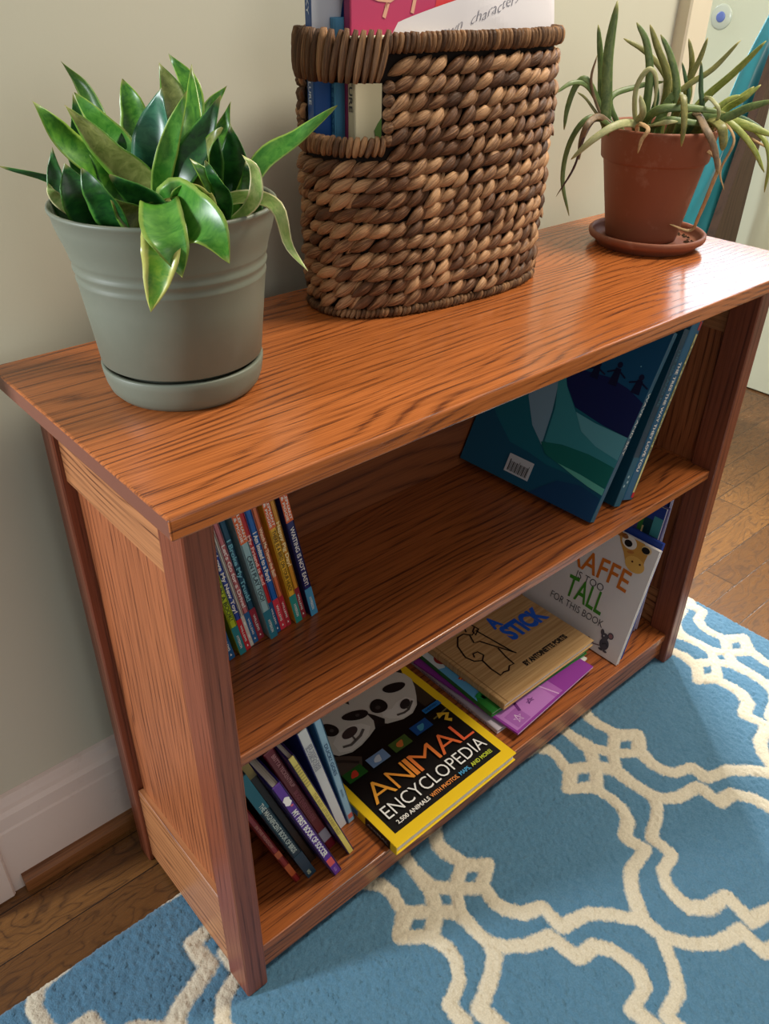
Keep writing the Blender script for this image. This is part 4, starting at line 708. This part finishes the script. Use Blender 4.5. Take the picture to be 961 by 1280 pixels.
bk = empty('woven_basket', (BX, BY, H), 'brown woven straw basket full of books and papers at the middle of the bookcase top', 'basket')
BO = (BX, BY, H); UP = np.array((0, 0, 1.0))
rb = random.Random(11)
wv = Lumps(); NR = 16; ZR0, PITCH = .0185, .01475; NCOL = 39; CP = PER / NCOL
def in_hole(s, z, pad=0): return HS0 - pad < s % PER < HS1 + pad and HZ0 - .021 < z
for r in range(NR):
    z = ZR0 + r * PITCH; rowtone = rb.uniform(-.12, .12)
    for k in range(NCOL):
        s = (k + .5 + rb.uniform(-.1, .1)) * CP
        if in_hole(s, z + .006, .004): continue
        p_, n_ = bpt(tat(s), .0015 + rb.uniform(-.001, .001), z + rb.uniform(-.0008, .0008)); q_, _ = bpt(tat(s + .003), .0015, z); tg = (q_ - p_); tg[2] = 0; tg /= np.linalg.norm(tg)
        a = math.radians(rb.uniform(20, 38)); tone = min(1, max(0, rb.gauss(.62, .22) + rowtone - (.32 if rb.random() < .12 else 0)))
        wv.add(p_, tg * math.cos(a) + UP * math.sin(a) - n_ * .10, n_, CP * 1.72, PITCH * .80, .0095, tone, .95, .0035)
        if rb.random() < .9:
            p2, _ = bpt(tat(s + CP * .45), -.0008, z - .002); wv.add(p2, tg * math.cos(a + .25) + UP * math.sin(a + .25) + n_ * .12, n_, CP * 1.25, PITCH * .45, .0065, min(1, max(0, tone + rb.uniform(-.3, .2))), .6, .002)
wv.build('woven_body', straw, bk, BO)
# backing that closes the weave; shade of the gaps put into its dark colour
m = MB(); inner = plain('weave_gap_shade', (26, 17, 12), .8, .2, .2); NI = 144; zs = [.004, .05, .10, .155, HZ0 - .006, HZ1, BH - .006]
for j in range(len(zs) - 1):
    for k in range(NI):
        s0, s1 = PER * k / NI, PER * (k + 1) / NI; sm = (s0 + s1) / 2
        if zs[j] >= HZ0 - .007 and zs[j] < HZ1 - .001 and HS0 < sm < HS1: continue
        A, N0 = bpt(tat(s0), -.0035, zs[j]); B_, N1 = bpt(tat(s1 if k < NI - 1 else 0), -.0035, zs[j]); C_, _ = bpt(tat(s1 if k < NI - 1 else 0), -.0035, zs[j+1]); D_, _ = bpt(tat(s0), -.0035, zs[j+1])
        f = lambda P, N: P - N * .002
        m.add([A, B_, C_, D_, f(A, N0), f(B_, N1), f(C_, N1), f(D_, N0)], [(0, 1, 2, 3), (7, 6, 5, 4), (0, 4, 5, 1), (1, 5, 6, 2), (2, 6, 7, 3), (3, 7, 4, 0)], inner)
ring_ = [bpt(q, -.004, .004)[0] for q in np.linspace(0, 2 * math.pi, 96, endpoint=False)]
m.prism(ring_, (0, 0, .004), inner); m.build('gap_backing', bk, origin=BO)
def wrapped(name, s0, s1, z, hgt, th, step, slant=0.0, off=.0005, mat=straw_d):
    L = Lumps(); n = int((s1 - s0) / step)
    for k in range(n):
        s = s0 + (k + .5) * (s1 - s0) / n; t = tat(s); p_, n_ = bpt(t, off + rb.uniform(-.0006, .0008), z + rb.uniform(-.0006, .0006)); q_, _ = bpt(tat(s + .003), off, z); tg = q_ - p_; tg[2] = 0; tg /= np.linalg.norm(tg)
        sl = slant + rb.uniform(-.12, .12)
        L.add(p_, UP + tg * sl, n_, hgt, step * 1.25, th, min(1, max(0, rb.gauss(.55, .2))), .34)
    return L.build(name, mat, bk, BO)
wrapped('rim', HS1 - PER, HS0, BH - .0085, .0175, .0135, .0054, .15)
wrapped('base_coil', 0, PER, .0055, .0105, .011, .0050, .5, .0003)
wrapped('handle', HS0 - .004, HS1 + .001, (HZ1 + BH) / 2 + .001, BH - HZ1 + .002, .015, .0068, .22, .0012)
wrapped('handle_sill', HS0 - .002, HS1 + .001, HZ0 - .0095, .0185, .0130, .0060, .25)
for s in (HS0 - .003, HS1 + .004):
    jb = Lumps()
    for k in range(5):
        p_, n_ = bpt(tat(s), .0005, HZ0 - .004 + k * .0115); q_, _ = bpt(tat(s + .003), 0, HZ0); tg = q_ - p_; tg[2] = 0; tg /= np.linalg.norm(tg)
        jb.add(p_, tg + UP * .35, n_, .012, .0125, .011, rb.uniform(.3, .7), .5)
    jb.build('handle_side', straw_d, bk, BO)
# ---- what the basket holds
G6 = 'books standing in the basket'
RZ = -math.pi / 2
def stand(x, y, z, dg=-4.0, tilt=0): return Matrix.Translation((x, y, z)) @ Matrix.Rotation(math.radians(-90 + dg), 4, 'Z') @ Matrix.Rotation(math.radians(tilt), 4, 'Y')
BZ = H + .0085
b = Book(.0125, .330, .215, plain('cover_strong_blue', (16, 76, 146), .38, .5, .04), 'strong blue tall picture book with white cloud shapes at the back left of the basket', G6, stand(.3370, .2810, BZ, -7)); k = 'front'
b.poly(k, [(.0, .66), (.04, .70), (.09, .72), (.13, .76), (.16, .86), (.15, .905), (.12, .93), (.08, .925), (.05, .94), (.02, .95), (.0, .95)], ink((200, 206, 216)), 1)
b.poly(k, [(.16, .4), (.9, .4), (.9, .72), (.16, .72)], ink((24, 70, 140)), 1)
b.spine_text('McCLURE', .195, .232, ink((190, 206, 226)), .38, .02); b.spine_text('BIG SKY', .27, .31, ink((190, 206, 226)), .38, .02); b.done()
b = Book(.0075, .2685, .19, plain('cover_pale_blue', (76, 142, 180), .42, .45, .04), 'slim pale blue book standing in front of the strong blue one in the basket', G6, stand(.3545, .2660, BZ, -6)); b.spine_text('LITTLE BOATS', .17, .235, ink((40, 96, 140)), .5, .02); b.done()
b = Book(.0105, .335, .232, plain('cover_magenta', (196, 66, 108), .42, .45, .05), 'tall pink and red picture book rising from the middle of the basket', G6, stand(.3645, .2575, BZ, -3), spine=plain('cover_plum', (146, 48, 96), .42, .45, .05)); k = 'front'
b.poly(k, [(.42, .70), (1, .70), (1, .95), (.52, .97), (.46, .88)], ink((214, 70, 76)), 1)
for pl in ([(.0, .868), (.06, .862), (.14, .846), (.2, .842), (.3, .874), (.36, .895)], [(.17, .80), (.19, .835), (.18, .825)], [(.32, .81), (.345, .875)], [(.02, .9), (.05, .92), (.10, .93), (.16, .96)]): b.line(k, pl, .018, ink((232, 176, 150)), 2)
b.line(k, [(.56, .80), (.60, .845), (.64, .815)], .03, ink((220, 150, 70)), 3); b.write(k, 'A MARVELLOUS STORY', .36, .918, .012, ink((150, 50, 84)), .36, .0, e=3); b.done()
b = Book(.0115, .2540, .19, plain('cover_cream', (206, 198, 168), .48, .4, .05), 'cream covered book with black letters seen through the basket hand hole', G6, stand(.3590, .2455, BZ, -5)); k = 'front'
b.spine_text('NATURE', .19, .238, ink((70, 70, 66)), .5, .02); b.write(k, 'HOME', .085, .892, .055, ink_k, .40, .02); b.oval(k, .25, .70, .12, .08, ink((96, 130, 70)), 1, .2, 16, 2, .15); b.done()
b = Book(.008, .2625, .11, plain('cover_scarlet', (190, 46, 40), .42, .45, .05), 'red book edge at the right end of the basket', G6, stand(.505, .2420, BZ, -4)); b.done()
# crumpled drawing paper
paper = (lambda t: (t.set(color=t.mix(t.noise(t.coord(), 8, 2), srgb(222, 218, 224), srgb(232, 230, 232)), rough=.7, spec=.25), t.m)[-1])(NT('drawing_paper'))
def sheet():
    m = MB(); nu, nv = 44, 34; vs = []
    r3 = np.random.default_rng(4); cs = [(r3.uniform(0, 1), r3.uniform(0, 1), r3.uniform(0, math.pi), r3.uniform(.002, .005)) for _ in range(13)]
    def q(u, v, off=0):
        x = .398 + .232 * u; top = .9815 + .046 * min(u / .75, 1) ** .8 - .016 * max(0, (u - .8) / .2) ** 2; z = .80 + (top - .80) * v
        dy = sum(a * abs(((u - cx) * math.cos(g) + (v - cy) * math.sin(g))) * 2.2 for cx, cy, g, a in cs) - .012
        return (x, .2165 + dy * .7 - .010 * u + off, z)
    for s in (0, .0006):
        for j in range(nv):
            for i in range(nu): vs.append(q(i / (nu - 1), j / (nv - 1), s))
    fs = []
    for s in (0, 1):
        b0 = s * nu * nv
        for j in range(nv - 1):
            for i in range(nu - 1): fs.append((b0 + j*nu + i, b0 + j*nu + i + 1, b0 + (j+1)*nu + i + 1, b0 + (j+1)*nu + i))
    m.add(vs, fs, paper)
    gv, gf = glyphs('own  characters', -.016); pen = ink((120, 120, 134)); lo, hi = gv.min(0), gv.max(0)
    def wr(g):
        u = .30 + (g[0] - lo[0]) / (hi[0] - lo[0]) * .44 + g[1] * .022; v = .862 + .004 * math.sin(g[0] * 5) + g[1] * .062 + .115 * (u - .30)
        return q(u, v, -.0005)
    m.add([wr(g) for g in gv], gf, pen)
    o = m.build('drawing_paper', None, origin=(.514, .21, .80), fix=False)
    tag(o, 'crumpled white paper with handwriting sticking out of the basket', 'paper')
sheet()
# ------------------------------------------------------------------ far right: leaning plank, teal cloth, suction cup
plank_m = wood('plank_wood', 'z', srgb(78, 52, 31), srgb(42, 27, 17), 40, 2, .55, .4, .4)
m = MB(); m.prism([(1.713, .60, FZ + .0005), (1.950, .60, FZ + .0005), (1.961, .60, .94), (1.953, .60, .94)], (0, .0225, 0), plank_m)
tag(m.build('wooden_support', None, origin=(1.84, .62, FZ)), 'brown wooden support board standing behind the aloe at the far right', 'board')
cloth_m = (lambda t: (t.set(color=t.mix(t.noise(t.coord(), 14, 3), srgb(14, 96, 108), srgb(28, 124, 134)), rough=.6, spec=.3, sheen=.3), t.m)[-1])(NT('teal_silk'))
def cloth():
    L = [(1.962, .975), (1.915, .905), (1.882, .850), (1.862, .80), (1.835, .72), (1.79, .64), (1.745, .56), (1.71, .48), (1.68, .40), (1.66, .32)]
    R_ = [(2.075, .985), (2.06, .905), (2.03, .85), (2.01, .80), (1.985, .72), (1.965, .64), (1.94, .56), (1.915, .48), (1.89, .40), (1.87, .32)]
    n, k = 64, 40; m = MB(); vs = []; zl = np.linspace(.985, .32, n)
    xl = np.interp(-zl, [-z for _, z in L], [x for x, _ in L]); xr = np.interp(-zl, [-z for _, z in R_], [x for x, _ in R_])
    for off in (0, .004):
        for i in range(n):
            for j in range(k):
                u = j / (k - 1); g = i / (n - 1); amp = .004 + .014 * g
                vs.append((xl[i] + (xr[i] - xl[i]) * u, .645 + off + amp * math.sin(u * 15 + .9 * math.sin(g * 4)) + .005 * math.sin(u * 33 + g * 9) * g, zl[i] + .01 * math.sin(u * 9) * (1 - g)))
    fs = []
    for s in (0, 1):
        b0 = s * n * k
        for i in range(n - 1):
            for j in range(k - 1): fs.append((b0 + i*k + j, b0 + i*k + j + 1, b0 + (i+1)*k + j + 1, b0 + (i+1)*k + j))
    for i in range(n - 1):
        for j in (0, k - 1): fs.append((i*k + j, (i+1)*k + j, n*k + (i+1)*k + j, n*k + i*k + j))
    m.add(vs, fs, cloth_m, True); tag(m.build('teal_cloth', None, origin=(1.92, .68, .60)), 'teal silky cloth hanging in folds beside the wooden support board', 'cloth')
cloth()
sc_ = empty('suction_cup', (2.146, .879, .9405), 'clear round suction cup with a blue centre stuck on the pale door', 'suction cup', mat=Matrix.Translation((2.146, .879, .9405)) @ Matrix.Rotation(math.radians(-90), 4, 'Y'))
m = MB(); m.lathe([(0, .0002), (.030, .0002), (.0300, .001), (.026, .0024), (.014, .004), (0, .0045)], plain('cup_clear', (198, 206, 190), .15, .5, .02), 40); m.build('cup', sc_)
m = MB(); m.lathe([(.0, .004), (.0125, .004), (.0125, .0052), (.010, .006), (0, .0062)], plain('cup_blue', (104, 124, 190), .3, .5, .02), 32); m.build('knob', sc_)
